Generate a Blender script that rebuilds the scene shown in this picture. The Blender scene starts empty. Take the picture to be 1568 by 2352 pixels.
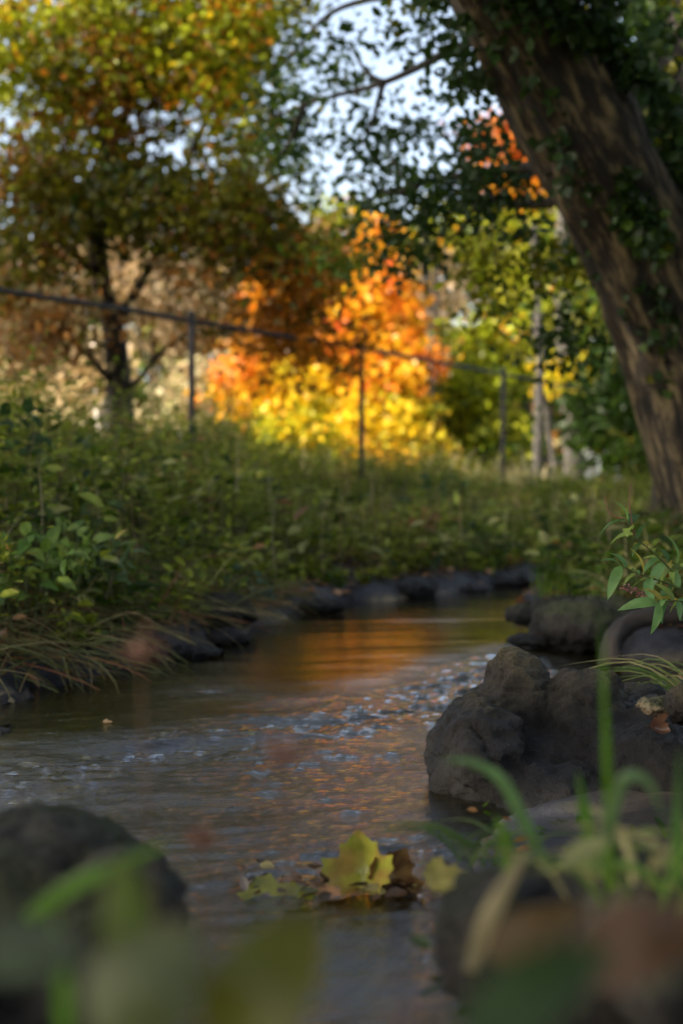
import bpy, math, random
import numpy as np
from mathutils import Vector, Matrix
random.seed(7)
rng = np.random.default_rng(7)
C = bpy.context.scene.collection
R = math.radians
sc = bpy.context.scene

# ------------------------------------------------------------------ camera, sky, sun, exposure
F, UC, VC, VH, CH = 3267.0, 784.0, 1176.0, 1130.0, 0.5
PITCH = math.atan((VC - VH) / F)
cam = bpy.data.cameras.new('camera'); camo = bpy.data.objects.new('camera', cam); C.objects.link(camo)
cam.sensor_fit = 'VERTICAL'; cam.sensor_height = 36.0; cam.sensor_width = 24.0; cam.lens = 50.0
cam.clip_start = 0.02; cam.clip_end = 2000
camo.location = (0, 0, CH); camo.rotation_euler = (math.pi / 2 - PITCH, 0, 0)
cam.dof.use_dof = True; cam.dof.focus_distance = 2.45; cam.dof.aperture_fstop = 3.2
sc.camera = camo
SUN = Vector((-0.74, -0.42, 0.50)).normalized()
elev = math.asin(SUN.z); azim = math.atan2(SUN.x, SUN.y)
w = bpy.data.worlds.new('World'); sc.world = w; w.use_nodes = True
nt = w.node_tree; nt.nodes.clear()
sky = nt.nodes.new('ShaderNodeTexSky'); sky.sky_type = 'NISHITA'; sky.sun_disc = False
sky.sun_elevation = elev; sky.sun_rotation = azim; sky.dust_density = 2.5; sky.air_density = 1.0
bg = nt.nodes.new('ShaderNodeBackground'); bg.inputs[1].default_value = 0.15
wo = nt.nodes.new('ShaderNodeOutputWorld')
hs = nt.nodes.new('ShaderNodeHueSaturation'); hs.inputs['Saturation'].default_value = .7
nt.links.new(sky.outputs[0], hs.inputs['Color']); nt.links.new(hs.outputs[0], bg.inputs[0]); nt.links.new(bg.outputs[0], wo.inputs[0])
sl = bpy.data.lights.new('sun', 'SUN'); sl.energy = 4.6; sl.angle = R(0.5); sl.color = (1.0, 0.88, 0.70)
so = bpy.data.objects.new('sun', sl); C.objects.link(so)
so.rotation_euler = SUN.to_track_quat('Z', 'Y').to_euler()
vs = sc.view_settings; sc.display_settings.display_device = 'sRGB'
vs.view_transform = 'Standard'; vs.look = 'None'; vs.exposure = 1.45; vs.gamma = 1
try:
    sc.cycles.max_bounces = 8; sc.cycles.transparent_max_bounces = 12
    sc.cycles.transmission_bounces = 6; sc.cycles.diffuse_bounces = 3; sc.cycles.glossy_bounces = 3
    sc.cycles.sample_clamp_indirect = 6
except Exception: pass

# ------------------------------------------------------------------ helpers
fwd = Vector((0, math.cos(PITCH), -math.sin(PITCH))); upv = Vector((0, math.sin(PITCH), math.cos(PITCH)))
def P(u, v, d):
    """photo position (in the 1568 x 2352 view) at distance d -> world"""
    return Vector((0, 0, CH)) + fwd * d + Vector((1, 0, 0)) * ((u - UC) / F * d) + upv * ((VC - v) / F * d)
def W(u, v, z=0.0):
    """photo position on the level z"""
    r = fwd + Vector((1, 0, 0)) * ((u - UC) / F) + upv * ((VC - v) / F)
    t = (z - CH) / r.z
    return Vector((0, 0, CH)) + r * t
def hsh(ix, iy, iz, seed):
    n = (ix * 374761393 + iy * 668265263 + iz * 2147483647 % 1000003 + iz * 1274126177 + seed * 974711) & 0xffffffff
    n = ((n ^ (n >> 13)) * 1274126177) & 0xffffffff
    n = ((n ^ (n >> 16)) * 2246822519) & 0xffffffff
    return ((n ^ (n >> 15)) & 0xffffff) / float(0xffffff)
def vnoise(p, seed=0):
    p = np.asarray(p, float); f = np.floor(p); i = f.astype(np.int64); t = p - f; t = t * t * (3 - 2 * t)
    r = 0
    for a in (0, 1):
        for b in (0, 1):
            for c in (0, 1):
                wgt = (t[:, 0] if a else 1 - t[:, 0]) * (t[:, 1] if b else 1 - t[:, 1]) * (t[:, 2] if c else 1 - t[:, 2])
                r = r + wgt * hsh(i[:, 0] + a, i[:, 1] + b, i[:, 2] + c, seed)
    return r * 2 - 1
def fbm(p, seed=0, o=4, g=0.5):
    r = 0; a = 1.0; p = np.asarray(p, float)
    for k in range(o):
        r = r + a * vnoise(p * (2.03 ** k) + 17.3 * k, seed + k); a *= g
    return r
def sstep(x, a=0.0, b=1.0):
    t = np.clip((x - a) / (b - a), 0, 1); return t * t * (3 - 2 * t)

def link(name, me, mat=None, parent=None):
    o = bpy.data.objects.new(name, me); C.objects.link(o)
    if mat: me.materials.append(mat)
    if parent: o.parent = parent
    return o
def mesh(name, V, polys, mat=None, parent=None, col=None, smooth=True, tc=None, loc=None):
    """polys: int array (n,k) or list of such arrays"""
    V = np.asarray(V, float)
    if loc is not None: V = V - np.asarray(loc, float)
    if not isinstance(polys, list): polys = [polys]
    me = bpy.data.meshes.new(name)
    me.vertices.add(len(V)); me.vertices.foreach_set('co', V.astype(np.float32).ravel())
    li = np.concatenate([np.asarray(p).ravel() for p in polys]).astype(np.int32)
    cnt = np.concatenate([np.full(len(p), np.asarray(p).shape[1]) for p in polys]).astype(np.int32)
    me.loops.add(len(li)); me.loops.foreach_set('vertex_index', li)
    me.polygons.add(len(cnt)); st = np.concatenate([[0], np.cumsum(cnt)[:-1]]).astype(np.int32)
    me.polygons.foreach_set('loop_start', st)
    me.update(calc_edges=True); me.validate()
    me.polygons.foreach_set('use_smooth', np.full(len(me.polygons), smooth))
    if col is not None:
        a = me.attributes.new('col', 'FLOAT_COLOR', 'POINT')
        a.data.foreach_set('color', np.concatenate([col, np.ones((len(col), 1))], 1).astype(np.float32).ravel())
    if tc is not None:
        a = me.attributes.new('tc', 'FLOAT_VECTOR', 'POINT')
        a.data.foreach_set('vector', np.asarray(tc, np.float32).ravel())
    o = link(name, me, mat, parent)
    if loc is not None and parent is None: o.location = loc
    return o
def tag(o, label=None, cat=None, group=None, kind=None):
    if label: o['label'] = label
    if cat: o['category'] = cat
    if group: o['group'] = group
    if kind: o['kind'] = kind
    return o
def thing(name, loc, label, cat, group=None):
    o = bpy.data.objects.new(name, None); C.objects.link(o); o.location = loc; o.empty_display_size = 0.1
    return tag(o, label, cat, group)
def child(o, root):
    """parent keeping world-space vertices"""
    o.parent = root; o.matrix_parent_inverse = Matrix.Translation(-Vector(root.location)); return o

class Acc:
    def __init__(s): s.V = []; s.F = {}; s.C = []; s.T = []; s.n = 0
    def add(s, V, F, col=None, tc=None):
        V = np.asarray(V, float)
        for f in (F if isinstance(F, list) else [F]):
            f = np.asarray(f); s.F.setdefault(f.shape[1], []).append(f + s.n)
        s.V.append(V); s.n += len(V)
        s.C.append(np.broadcast_to(np.asarray(col if col is not None else (1, 1, 1), float), (len(V), 3)))
        s.T.append(V if tc is None else tc)
        return s
    def build(s, name, mat, parent=None, smooth=True, loc=None):
        return mesh(name, np.concatenate(s.V), [np.concatenate(f) for f in s.F.values()], mat, parent,
                    np.concatenate(s.C), smooth, np.concatenate(s.T), loc)

def tube(pts, rad, sides=10, step=None, wob=0.0, seed=0, cap=True, flute=0.0):
    """tapered tube through pts (catmull-rom resampled)"""
    pts = np.array([list(p) for p in pts], float); rad = np.array(rad, float)
    n = len(pts); k = 6 if step is None else step
    ext = np.vstack([2 * pts[0] - pts[1], pts, 2 * pts[-1] - pts[-2]])
    Q = []; RR = []
    for i in range(n - 1):
        for j in range(k):
            t = j / k; a, b, c, d = ext[i], ext[i + 1], ext[i + 2], ext[i + 3]
            Q.append(0.5 * ((2 * b) + (-a + c) * t + (2 * a - 5 * b + 4 * c - d) * t * t + (-a + 3 * b - 3 * c + d) * t ** 3))
            RR.append(rad[i] * (1 - t) + rad[i + 1] * t)
    Q.append(pts[-1]); RR.append(rad[-1]); Q = np.array(Q); RR = np.array(RR)
    T = np.gradient(Q, axis=0); T /= np.linalg.norm(T, axis=1)[:, None] + 1e-9
    ref = np.array([0, 0, 1.0]) if abs(T[0][2]) < 0.9 else np.array([1.0, 0, 0])
    A = np.zeros_like(T)
    x = np.cross(T[0], ref); x /= np.linalg.norm(x)
    for i in range(len(T)):
        x = x - T[i] * np.dot(x, T[i]); x /= np.linalg.norm(x); A[i] = x
    B = np.cross(T, A)
    th = np.linspace(0, 2 * np.pi, sides, endpoint=False)
    L = np.concatenate([[0], np.cumsum(np.linalg.norm(np.diff(Q, axis=0), axis=1))])
    ct, st = np.cos(th), np.sin(th)
    r = RR[:, None] * np.ones(sides)[None]
    tcs = np.stack([ct[None] * RR[:, None], st[None] * RR[:, None], L[:, None] * np.ones(sides)[None]], -1)
    if wob:
        q = tcs.reshape(-1, 3) * np.array([9, 9, 2.4]) / max(rad.max() * 2.2, 0.05)
        r = r * (1 + wob * fbm(q, seed, 3).reshape(r.shape))
    if flute:
        r = r * (1 + flute * np.sin(th * 5 + seed)[None] * np.exp(-L / (rad[0] * 3))[:, None])
    V = Q[:, None] + A[:, None] * (ct[None] * r)[..., None] + B[:, None] * (st[None] * r)[..., None]
    m = len(Q); idx = np.arange(m * sides).reshape(m, sides); nx = np.roll(idx, -1, 1)
    Fq = np.stack([idx[:-1], nx[:-1], nx[1:], idx[1:]], -1).reshape(-1, 4)
    V = V.reshape(-1, 3); tcs = tcs.reshape(-1, 3); fs = [Fq]
    if cap:
        V = np.vstack([V, Q[-1] + T[-1] * RR[-1] * 0.6, Q[0]]); tcs = np.vstack([tcs, tcs[-1], tcs[0]])
        e = len(V) - 2; last = idx[-1]; fs.append(np.stack([last, np.roll(last, -1), np.full(sides, e)], -1))
        fs.append(np.stack([np.roll(idx[0], -1), idx[0], np.full(sides, e + 1)], -1))
    return V, fs, tcs

# leaf templates: base at origin, +Y is length (1), X width, Z normal
def T_leaf(wd=0.5):
    V = np.array([[0, 0, 0], [-wd * .42, .3, .06], [-wd * .38, .65, .04], [0, 1, -.08], [wd * .38, .65, .04], [wd * .42, .3, .06], [0, .4, -.02], [0, .72, -.03]])
    Fx = [np.array([[0, 6, 7, 2], [6, 0, 5, 4]])]
    Fx = [np.array([[0, 6, 2, 1], [0, 5, 4, 6], [6, 4, 3, 2]])]
    return V, Fx
def T_rhomb(wd=0.6):
    V = np.array([[0, 0, 0], [-wd / 2, .35, .05], [-wd * .35, .75, 0], [0, 1, -.05], [wd * .35, .75, 0], [wd / 2, .35, .05]])
    return V, [np.array([[0, 5, 4, 3], [0, 3, 2, 1]])]
def T_blade(bend=0.5, wd=0.03, n=6):
    V = []; Fx = []
    for i in range(n + 1):
        t = i / n; wv = wd * (1 - t ** 1.8) * 0.5 + 0.0006
        y = t * (1 - .35 * bend * t * t); z = -bend * t ** 2.4 * 0.55
        # blade grows along +Y and droops toward -Z
        V += [[-wv, y, z + wv * .3], [wv, y, z + wv * .3]]
        if i: k = 2 * i; Fx.append([k - 2, k - 1, k + 1, k])
    return np.array(V), [np.array(Fx)]
def scatter(tmpl, pos, nrm, dirv, size, col):
    """pos (n,3); nrm normals; dirv leaf directions; size (n,) ; col (n,3)"""
    TV, TF = tmpl; n = len(pos); m = len(TV)
    y = dirv / (np.linalg.norm(dirv, axis=1)[:, None] + 1e-9)
    x = np.cross(y, nrm); x /= np.linalg.norm(x, axis=1)[:, None] + 1e-9
    z = np.cross(x, y)
    s = size[:, None, None] if np.ndim(size) == 1 else size[:, None, :]
    tv = TV[None] * s
    V = pos[:, None] + tv[..., 0:1] * x[:, None] + tv[..., 1:2] * y[:, None] + tv[..., 2:3] * z[:, None]
    Fs = [(f[None] + (np.arange(n) * m)[:, None, None]).reshape(-1, f.shape[1]) for f in TF]
    return V.reshape(-1, 3), Fs, np.repeat(col, m, 0)
def randdir(n, up=0.0):
    d = rng.normal(size=(n, 3)); d /= np.linalg.norm(d, axis=1)[:, None]
    d[:, 2] += up; return d / np.linalg.norm(d, axis=1)[:, None]
def pick(pal, n, pos=None, sc_=1.2, seed=3, jit=0.18):
    """pal: list of (colour, weight); neighbouring leaves share tints"""
    cols = np.array([p[0] for p in pal], float); wts = np.array([p[1] for p in pal], float); cum = np.cumsum(wts / wts.sum())
    q = rng.random(n)
    if pos is not None:
        nz = vnoise(pos * sc_, seed) * 0.55 + vnoise(pos * sc_ * 2.7, seed + 5) * 0.35
        q = np.clip(0.5 + nz * 0.75 + (q - 0.5) * 0.45, 0, 0.9999)
    k = np.searchsorted(cum, q).clip(0, len(cols) - 1)
    return np.clip(cols[k] * (1 + jit * rng.normal(size=(n, 1))), 0.003, 0.95)

# ------------------------------------------------------------------ materials
def newmat(name):
    m = bpy.data.materials.new(name); m.use_nodes = True; m.node_tree.nodes.clear(); return m, m.node_tree.nodes, m.node_tree.links
def N(ns, t, **kw):
    n = ns.new(t)
    for k, v in kw.items(): setattr(n, k, v)
    return n
def leafmat(name, trans=0.45, gloss=0.02, rough=0.4):
    m, ns, ln = newmat(name)
    at = N(ns, 'ShaderNodeAttribute', attribute_name='col'); tcn = N(ns, 'ShaderNodeTexCoord')
    nz = N(ns, 'ShaderNodeTexNoise'); nz.inputs['Scale'].default_value = 45; nz.inputs['Detail'].default_value = 3
    ln.new(tcn.outputs['Object'], nz.inputs['Vector'])
    mr = N(ns, 'ShaderNodeMapRange'); mr.inputs[1].default_value = .3; mr.inputs[2].default_value = .7; mr.inputs[3].default_value = .72; mr.inputs[4].default_value = 1.2
    ln.new(nz.outputs[0], mr.inputs[0])
    vm = N(ns, 'ShaderNodeVectorMath', operation='SCALE'); ln.new(at.outputs['Color'], vm.inputs[0]); ln.new(mr.outputs[0], vm.inputs['Scale'])
    di = N(ns, 'ShaderNodeBsdfDiffuse'); tr = N(ns, 'ShaderNodeBsdfTranslucent'); gl = N(ns, 'ShaderNodeBsdfGlossy'); gl.inputs['Roughness'].default_value = rough
    ln.new(vm.outputs[0], di.inputs[0]); ln.new(vm.outputs[0], tr.inputs[0])
    m1 = N(ns, 'ShaderNodeMixShader'); m1.inputs[0].default_value = trans; ln.new(di.outputs[0], m1.inputs[1]); ln.new(tr.outputs[0], m1.inputs[2])
    m2 = N(ns, 'ShaderNodeMixShader'); m2.inputs[0].default_value = gloss; ln.new(m1.outputs[0], m2.inputs[1]); ln.new(gl.outputs[0], m2.inputs[2])
    out = N(ns, 'ShaderNodeOutputMaterial'); ln.new(m2.outputs[0], out.inputs[0]); return m
M_leaf = leafmat('leaf'); M_wet = leafmat('damp_leaf', 0.3, 0.05, 0.3)
def ramp(ns, stops):
    r = N(ns, 'ShaderNodeValToRGB'); e = r.color_ramp.elements
    while len(e) < len(stops): e.new(0.5)
    for i, (p, c) in enumerate(stops): e[i].position = p; e[i].color = (*c, 1)
    return r
def barkmat(name, dark, mid, light, sc_=(10, 10, 1.6), bump=0.6):
    m, ns, ln = newmat(name)
    at = N(ns, 'ShaderNodeAttribute', attribute_name='tc')
    mp = N(ns, 'ShaderNodeMapping'); mp.inputs['Scale'].default_value = sc_; ln.new(at.outputs['Vector'], mp.inputs[0])
    nz = N(ns, 'ShaderNodeTexNoise'); nz.inputs['Scale'].default_value = 1.3; nz.inputs['Detail'].default_value = 7; nz.inputs['Roughness'].default_value = .62
    ln.new(mp.outputs[0], nz.inputs['Vector'])
    rp = ramp(ns, [(.36, dark), (.5, mid), (.63, light)]); ln.new(nz.outputs[0], rp.inputs[0])
    bs = N(ns, 'ShaderNodeBsdfPrincipled'); bs.inputs['Roughness'].default_value = .9; ln.new(rp.outputs[0], bs.inputs['Base Color'])
    bp = N(ns, 'ShaderNodeBump'); bp.inputs['Strength'].default_value = bump; bp.inputs['Distance'].default_value = .03
    ln.new(nz.outputs[0], bp.inputs['Height']); ln.new(bp.outputs[0], bs.inputs['Normal'])
    out = N(ns, 'ShaderNodeOutputMaterial'); ln.new(bs.outputs[0], out.inputs[0]); return m
M_bark = barkmat('bark_brown', (.006, .0045, .003), (.034, .023, .012), (.18, .13, .062), (17, 17, 4.0), 1.0)
M_barkdk = barkmat('bark_dark', (.012, .009, .007), (.03, .022, .015), (.07, .05, .035))
M_barkgrey = barkmat('bark_grey', (.025, .022, .019), (.05, .044, .038), (.10, .09, .078), (14, 14, 3), .4)
M_birch = barkmat('bark_pale', (.25, .2, .16), (.6, .52, .45), (.8, .74, .68), (3, 3, 12), .2)

def rockmat(name, base, top, wet=0.12, zwet=0.05, moss=(.05, .055, .02), bscale=1.0):
    m, ns, ln = newmat(name)
    ge = N(ns, 'ShaderNodeNewGeometry'); sp = N(ns, 'ShaderNodeSeparateXYZ'); ln.new(ge.outputs['Position'], sp.inputs[0])
    n1 = N(ns, 'ShaderNodeTexNoise'); n1.inputs['Scale'].default_value = 14 * bscale; n1.inputs['Detail'].default_value = 9; n1.inputs['Roughness'].default_value = .68
    ln.new(ge.outputs['Position'], n1.inputs['Vector'])
    n2 = N(ns, 'ShaderNodeTexNoise'); n2.inputs['Scale'].default_value = 160 * bscale; n2.inputs['Detail'].default_value = 5; n2.inputs['Roughness'].default_value = .7
    ln.new(ge.outputs['Position'], n2.inputs['Vector'])
    rp = ramp(ns, [(.33, tuple(c * .4 for c in base)), (.5, base), (.68, top)]); ln.new(n1.outputs[0], rp.inputs[0])
    nr = N(ns, 'ShaderNodeSeparateXYZ'); ln.new(ge.outputs['Normal'], nr.inputs[0])
    ma = N(ns, 'ShaderNodeMath', operation='MULTIPLY'); mr = N(ns, 'ShaderNodeMapRange'); mr.inputs[1].default_value = .15; mr.inputs[2].default_value = .9
    ln.new(nr.outputs['Z'], mr.inputs[0]); ln.new(mr.outputs[0], ma.inputs[0])
    n3 = N(ns, 'ShaderNodeTexNoise'); n3.inputs['Scale'].default_value = 6; n3.inputs['Detail'].default_value = 6; ln.new(ge.outputs['Position'], n3.inputs['Vector'])
    mr3 = N(ns, 'ShaderNodeMapRange'); mr3.inputs[1].default_value = .34; mr3.inputs[2].default_value = .56; ln.new(n3.outputs[0], mr3.inputs[0]); ln.new(mr3.outputs[0], ma.inputs[1])
    mx = N(ns, 'ShaderNodeMix', data_type='RGBA'); ln.new(ma.outputs[0], mx.inputs[0]); ln.new(rp.outputs[0], mx.inputs[6]); mx.inputs[7].default_value = (*moss, 1)
    # speckle
    mr4 = N(ns, 'ShaderNodeMapRange'); mr4.inputs[1].default_value = .3; mr4.inputs[2].default_value = .7; mr4.inputs[3].default_value = .3; mr4.inputs[4].default_value = 1.7; ln.new(n2.outputs[0], mr4.inputs[0])
    vm = N(ns, 'ShaderNodeVectorMath', operation='SCALE'); ln.new(mx.outputs[2], vm.inputs[0]); ln.new(mr4.outputs[0], vm.inputs['Scale'])
    # damp stain band by the waterline
    ad = N(ns, 'ShaderNodeMath', operation='MULTIPLY_ADD'); ln.new(n1.outputs[0], ad.inputs[0]); ad.inputs[1].default_value = -.16; ln.new(sp.outputs['Z'], ad.inputs[2])
    wz = N(ns, 'ShaderNodeMapRange'); wz.inputs[1].default_value = zwet - .09; wz.inputs[2].default_value = zwet + .01; wz.inputs[3].default_value = 1; wz.inputs[4].default_value = 0; ln.new(ad.outputs[0], wz.inputs[0])
    mw = N(ns, 'ShaderNodeMix', data_type='RGBA'); ln.new(wz.outputs[0], mw.inputs[0]); ln.new(vm.outputs[0], mw.inputs[6]); mw.inputs[7].default_value = (base[0] * wet * 2, base[1] * wet * 2, base[2] * wet * 2, 1)
    bs = N(ns, 'ShaderNodeBsdfPrincipled'); ln.new(mw.outputs[2], bs.inputs['Base Color'])
    rr = N(ns, 'ShaderNodeMapRange'); bs.inputs['Specular IOR Level'].default_value = .3; rr.inputs[3].default_value = .9; rr.inputs[4].default_value = .6; ln.new(wz.outputs[0], rr.inputs[0]); ln.new(rr.outputs[0], bs.inputs['Roughness'])
    sm = N(ns, 'ShaderNodeMath', operation='ADD'); ln.new(n1.outputs[0], sm.inputs[0])
    m5 = N(ns, 'ShaderNodeMath', operation='MULTIPLY'); ln.new(n2.outputs[0], m5.inputs[0]); m5.inputs[1].default_value = .3; ln.new(m5.outputs[0], sm.inputs[1])
    bp = N(ns, 'ShaderNodeBump'); bp.inputs['Strength'].default_value = 1; bp.inputs['Distance'].default_value = .02; ln.new(sm.outputs[0], bp.inputs['Height']); ln.new(bp.outputs[0], bs.inputs['Normal'])
    out = N(ns, 'ShaderNodeOutputMaterial'); ln.new(bs.outputs[0], out.inputs[0]); return m
M_rock = rockmat('rock_brown', (.03, .023, .015), (.095, .072, .044), zwet=.125, moss=(.10, .078, .034))
M_rockdk = rockmat('rock_dark', (.022, .019, .015), (.06, .05, .037), zwet=.06, moss=(.03, .032, .01))
M_rockgrey = rockmat('rock_grey', (.045, .038, .03), (.11, .095, .08), zwet=.04)

# ------------------------------------------------------------------ the stream's plan, the ground
def wl(pts): return [tuple(W(u, v))[:2] for u, v in pts]
left = wl([(0, 1610), (60, 1592), (200, 1572), (330, 1525), (480, 1482), (590, 1447), (650, 1412), (800, 1385), (950, 1370), (1150, 1347), (1250, 1332)])
right = wl([(1245, 1352), (1195, 1375), (1165, 1412), (1250, 1432), (1330, 1482)]) + [(.84, 4.3), (1.12, 4.15), (1.10, 3.8), (.80, 3.5), (.52, 3.05), (.42, 2.75), (.30, 2.3), (.22, 2.05), (.16, 1.8), (.12, 1.6), (.13, 1.3), (.02, 1.12)]
poly = [(-6, 3.3), (-3, 3.25), (-1.6, 3.35)] + left + [(1.9, 8.9), (3.5, 10.0), (3.6, 9.4), (2.0, 8.2), (1.35, 7.7)] + right + [(-.4, 1.08), (-1.2, 1.1), (-3, 1.3), (-6, 1.5)]
poly = np.array(poly)
def sdist(x, y):
    """positive outside the water outline"""
    q = np.stack([x, y], -1); a = poly; b = np.roll(poly, -1, 0)
    best = np.full(x.shape, 1e9); ins = np.zeros(x.shape, bool)
    for i in range(len(a)):
        e = b[i] - a[i]; t = np.clip(((q - a[i]) @ e) / (e @ e), 0, 1)
        d = np.linalg.norm(q - a[i] - t[..., None] * e, axis=-1); best = np.minimum(best, d)
        c = ((a[i][1] > y) != (b[i][1] > y)) & (x < (b[i][0] - a[i][0]) * (y - a[i][1]) / (b[i][1] - a[i][1] + 1e-12) + a[i][0]); ins ^= c
    return np.where(ins, -best, best)
def gz(x, y):
    x = np.asarray(x, float); y = np.asarray(y, float); sh = x.shape; x = x.ravel(); y = y.ravel()
    p = np.stack([x, y, np.zeros_like(x)], -1)
    d = sdist(x, y) + .035 * vnoise(p * 5, 1) + .02 * vnoise(p * 13, 2)
    out = .07 * sstep(d, 0, .09) + .13 * sstep(d, .05, .7) + .22 * sstep(d, .8, 6.0) + .02 * fbm(p * 3.2, 9, 3) * sstep(d, 0, .3)
    far = .25 * vnoise(p * .07, 5) * sstep(d, 5, 30) + .006 * fbm(p * 24, 12, 2)
    lb = .16 * sstep(-x, -.2, 1.2) * sstep(y, 3.4, 5.0) * sstep(d, .1, .8)
    out = out * (1 - .72 * sstep(x, -.1, .12) * (1 - sstep(x, .8, 1.4)) * sstep(y, 1.15, 1.5) * (1 - sstep(y, 2.5, 3.1)))
    ins = -.12 * sstep(-d, 0, .3) - .02 + .012 * fbm(p * 14, 31, 3)
    k = sstep(d, -.02, .02)
    return (ins * (1 - k) + (out + far + lb) * k).reshape(sh)

def axis(lo, hi, c, f0, gr):
    s = [c]; st = f0
    while s[-1] < hi: s.append(s[-1] + st); st = f0 if abs(s[-1] - c) < 2.2 else st * gr
    t = [c]; st = f0
    while t[-1] > lo: t.append(t[-1] - st); st = f0 if abs(t[-1] - c) < 2.2 else st * gr
    return np.array(t[::-1] + s[1:])
gx = axis(-400, 400, 0.2, .022, 1.04); gy = axis(-300, 900, 3.0, .026, 1.03)
GX, GY = np.meshgrid(gx, gy); GZ = gz(GX, GY)
idx = np.arange(GX.size).reshape(GX.shape)
gf = np.stack([idx[:-1, :-1], idx[:-1, 1:], idx[1:, 1:], idx[1:, :-1]], -1).reshape(-1, 4)
sd = sdist(GX.ravel(), GY.ravel())
def groundmat():
    m, ns, ln = newmat('bank_soil')
    ge = N(ns, 'ShaderNodeNewGeometry'); at = N(ns, 'ShaderNodeAttribute', attribute_name='col'); sx = N(ns, 'ShaderNodeSeparateColor'); ln.new(at.outputs['Color'], sx.inputs[0])
    n1 = N(ns, 'ShaderNodeTexNoise'); n1.inputs['Scale'].default_value = 9; n1.inputs['Detail'].default_value = 8; n1.inputs['Roughness'].default_value = .65; ln.new(ge.outputs['Position'], n1.inputs['Vector'])
    soil = ramp(ns, [(.3, (.010, .007, .004)), (.5, (.026, .018, .010)), (.7, (.055, .036, .018))]); ln.new(n1.outputs[0], soil.inputs[0])
    gr = ramp(ns, [(.3, (.03, .045, .012)), (.5, (.07, .08, .022)), (.7, (.17, .15, .05))]); ln.new(n1.outputs[0], gr.inputs[0])
    mud = ramp(ns, [(.3, (.006, .006, .008)), (.5, (.016, .016, .019)), (.7, (.035, .035, .042))]); ln.new(n1.outputs[0], mud.inputs[0])
    vo = N(ns, 'ShaderNodeTexVoronoi'); vo.inputs['Scale'].default_value = 42; ln.new(ge.outputs['Position'], vo.inputs['Vector'])
    bed = N(ns, 'ShaderNodeMix', data_type='RGBA'); ln.new(vo.outputs['Color'], bed.inputs[0]); bed.inputs[6].default_value = (.12, .09, .04, 1); bed.inputs[7].default_value = (.45, .34, .17, 1)
    a = N(ns, 'ShaderNodeMix', data_type='RGBA'); ln.new(sx.outputs[0], a.inputs[0]); ln.new(mud.outputs[0], a.inputs[6]); ln.new(soil.outputs[0], a.inputs[7])
    b = N(ns, 'ShaderNodeMix', data_type='RGBA'); ln.new(sx.outputs[1], b.inputs[0]); ln.new(a.outputs[2], b.inputs[6]); ln.new(gr.outputs[0], b.inputs[7])
    c = N(ns, 'ShaderNodeMix', data_type='RGBA'); ln.new(sx.outputs[2], c.inputs[0]); ln.new(b.outputs[2], c.inputs[6]); ln.new(bed.outputs[2], c.inputs[7])
    bs = N(ns, 'ShaderNodeBsdfPrincipled'); ln.new(c.outputs[2], bs.inputs['Base Color'])
    rr = N(ns, 'ShaderNodeMapRange'); bs.inputs['Specular IOR Level'].default_value = .3; rr.inputs[3].default_value = .6; rr.inputs[4].default_value = .95; ln.new(sx.outputs[0], rr.inputs[0]); ln.new(rr.outputs[0], bs.inputs['Roughness'])
    bp = N(ns, 'ShaderNodeBump'); bp.inputs['Strength'].default_value = .8; bp.inputs['Distance'].default_value = .03; ln.new(n1.outputs[0], bp.inputs['Height']); ln.new(bp.outputs[0], bs.inputs['Normal'])
    out = N(ns, 'ShaderNodeOutputMaterial'); ln.new(bs.outputs[0], out.inputs[0]); return m
gcol = np.stack([sstep(sd, .04, .22), sstep(sd, 4, 9), sstep(-sd, -.01, .06)], -1)
g = mesh('ground', np.stack([GX.ravel(), GY.ravel(), GZ.ravel()], -1), gf, groundmat(), None, gcol); tag(g, kind='structure')

# ------------------------------------------------------------------ water: one rippled sheet
def pldist(x, y, pts):
    q = np.stack([x, y], -1); best = np.full(x.shape, 1e9); pts = np.array(pts)
    for i in range(len(pts) - 1):
        e = pts[i + 1] - pts[i]; t = np.clip(((q - pts[i]) @ e) / (e @ e), 0, 1)
        best = np.minimum(best, np.linalg.norm(q - pts[i] - t[..., None] * e, axis=-1))
    return best
ys = [1.0]
while ys[-1] < 10.4: ys.append(ys[-1] * 1.0042)
ys = np.array(ys); tx = np.linspace(-1, 1, 420)
WY = np.repeat(ys[:, None], 420, 1); WX = tx[None] * (.42 + WY * .27) + .08 * WY
x, y = WX.ravel(), WY.ravel()
r1 = wl([(-60, 1800), (100, 1770), (300, 1735), (600, 1685), (800, 1650), (1010, 1615), (1110, 1570), (1260, 1492), (1420, 1490)])
r2 = wl([(480, 1590), (620, 1600), (900, 1600)]); r3 = wl([(700, 1760), (1000, 1745)]); r4 = wl([(480, 1990), (620, 1985), (760, 1960), (1010, 1960)])
amp = .26 + .44 * (1 - sstep(y, 2.6, 4.2)) + 2.7 * np.exp(-(pldist(x, y, r1) / .17) ** 2) + .7 * np.exp(-(pldist(x, y, r2) / .12) ** 2) + .9 * np.exp(-(pldist(x, y, r3) / .12) ** 2) + .5 * np.exp(-(pldist(x, y, r4) / .07) ** 2)
amp *= .7 + .6 * sstep(vnoise(np.stack([x * 2.6, y * 2.2, x * 0], -1), 55), -.5, .8)
amp += .1 * sstep(-y, -5.5, -2.0)
fx = x * .97 + y * .24; fy = -x * .24 + y * .97      # across / along the ripples
h = .0022 * fbm(np.stack([fx * 11, fy * 46, x * 0], -1), 61, 3, .55) + .0005 * fbm(np.stack([fx * 48, fy * 120, x * 0 + 3], -1), 71, 2)
h2 = .006 * vnoise(np.stack([fx * 3.2, fy * 9, x * 0 + 7], -1), 77) * (.4 + amp)
WZ = amp * h + h2 * .6
idx = np.arange(x.size).reshape(WX.shape)
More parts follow.
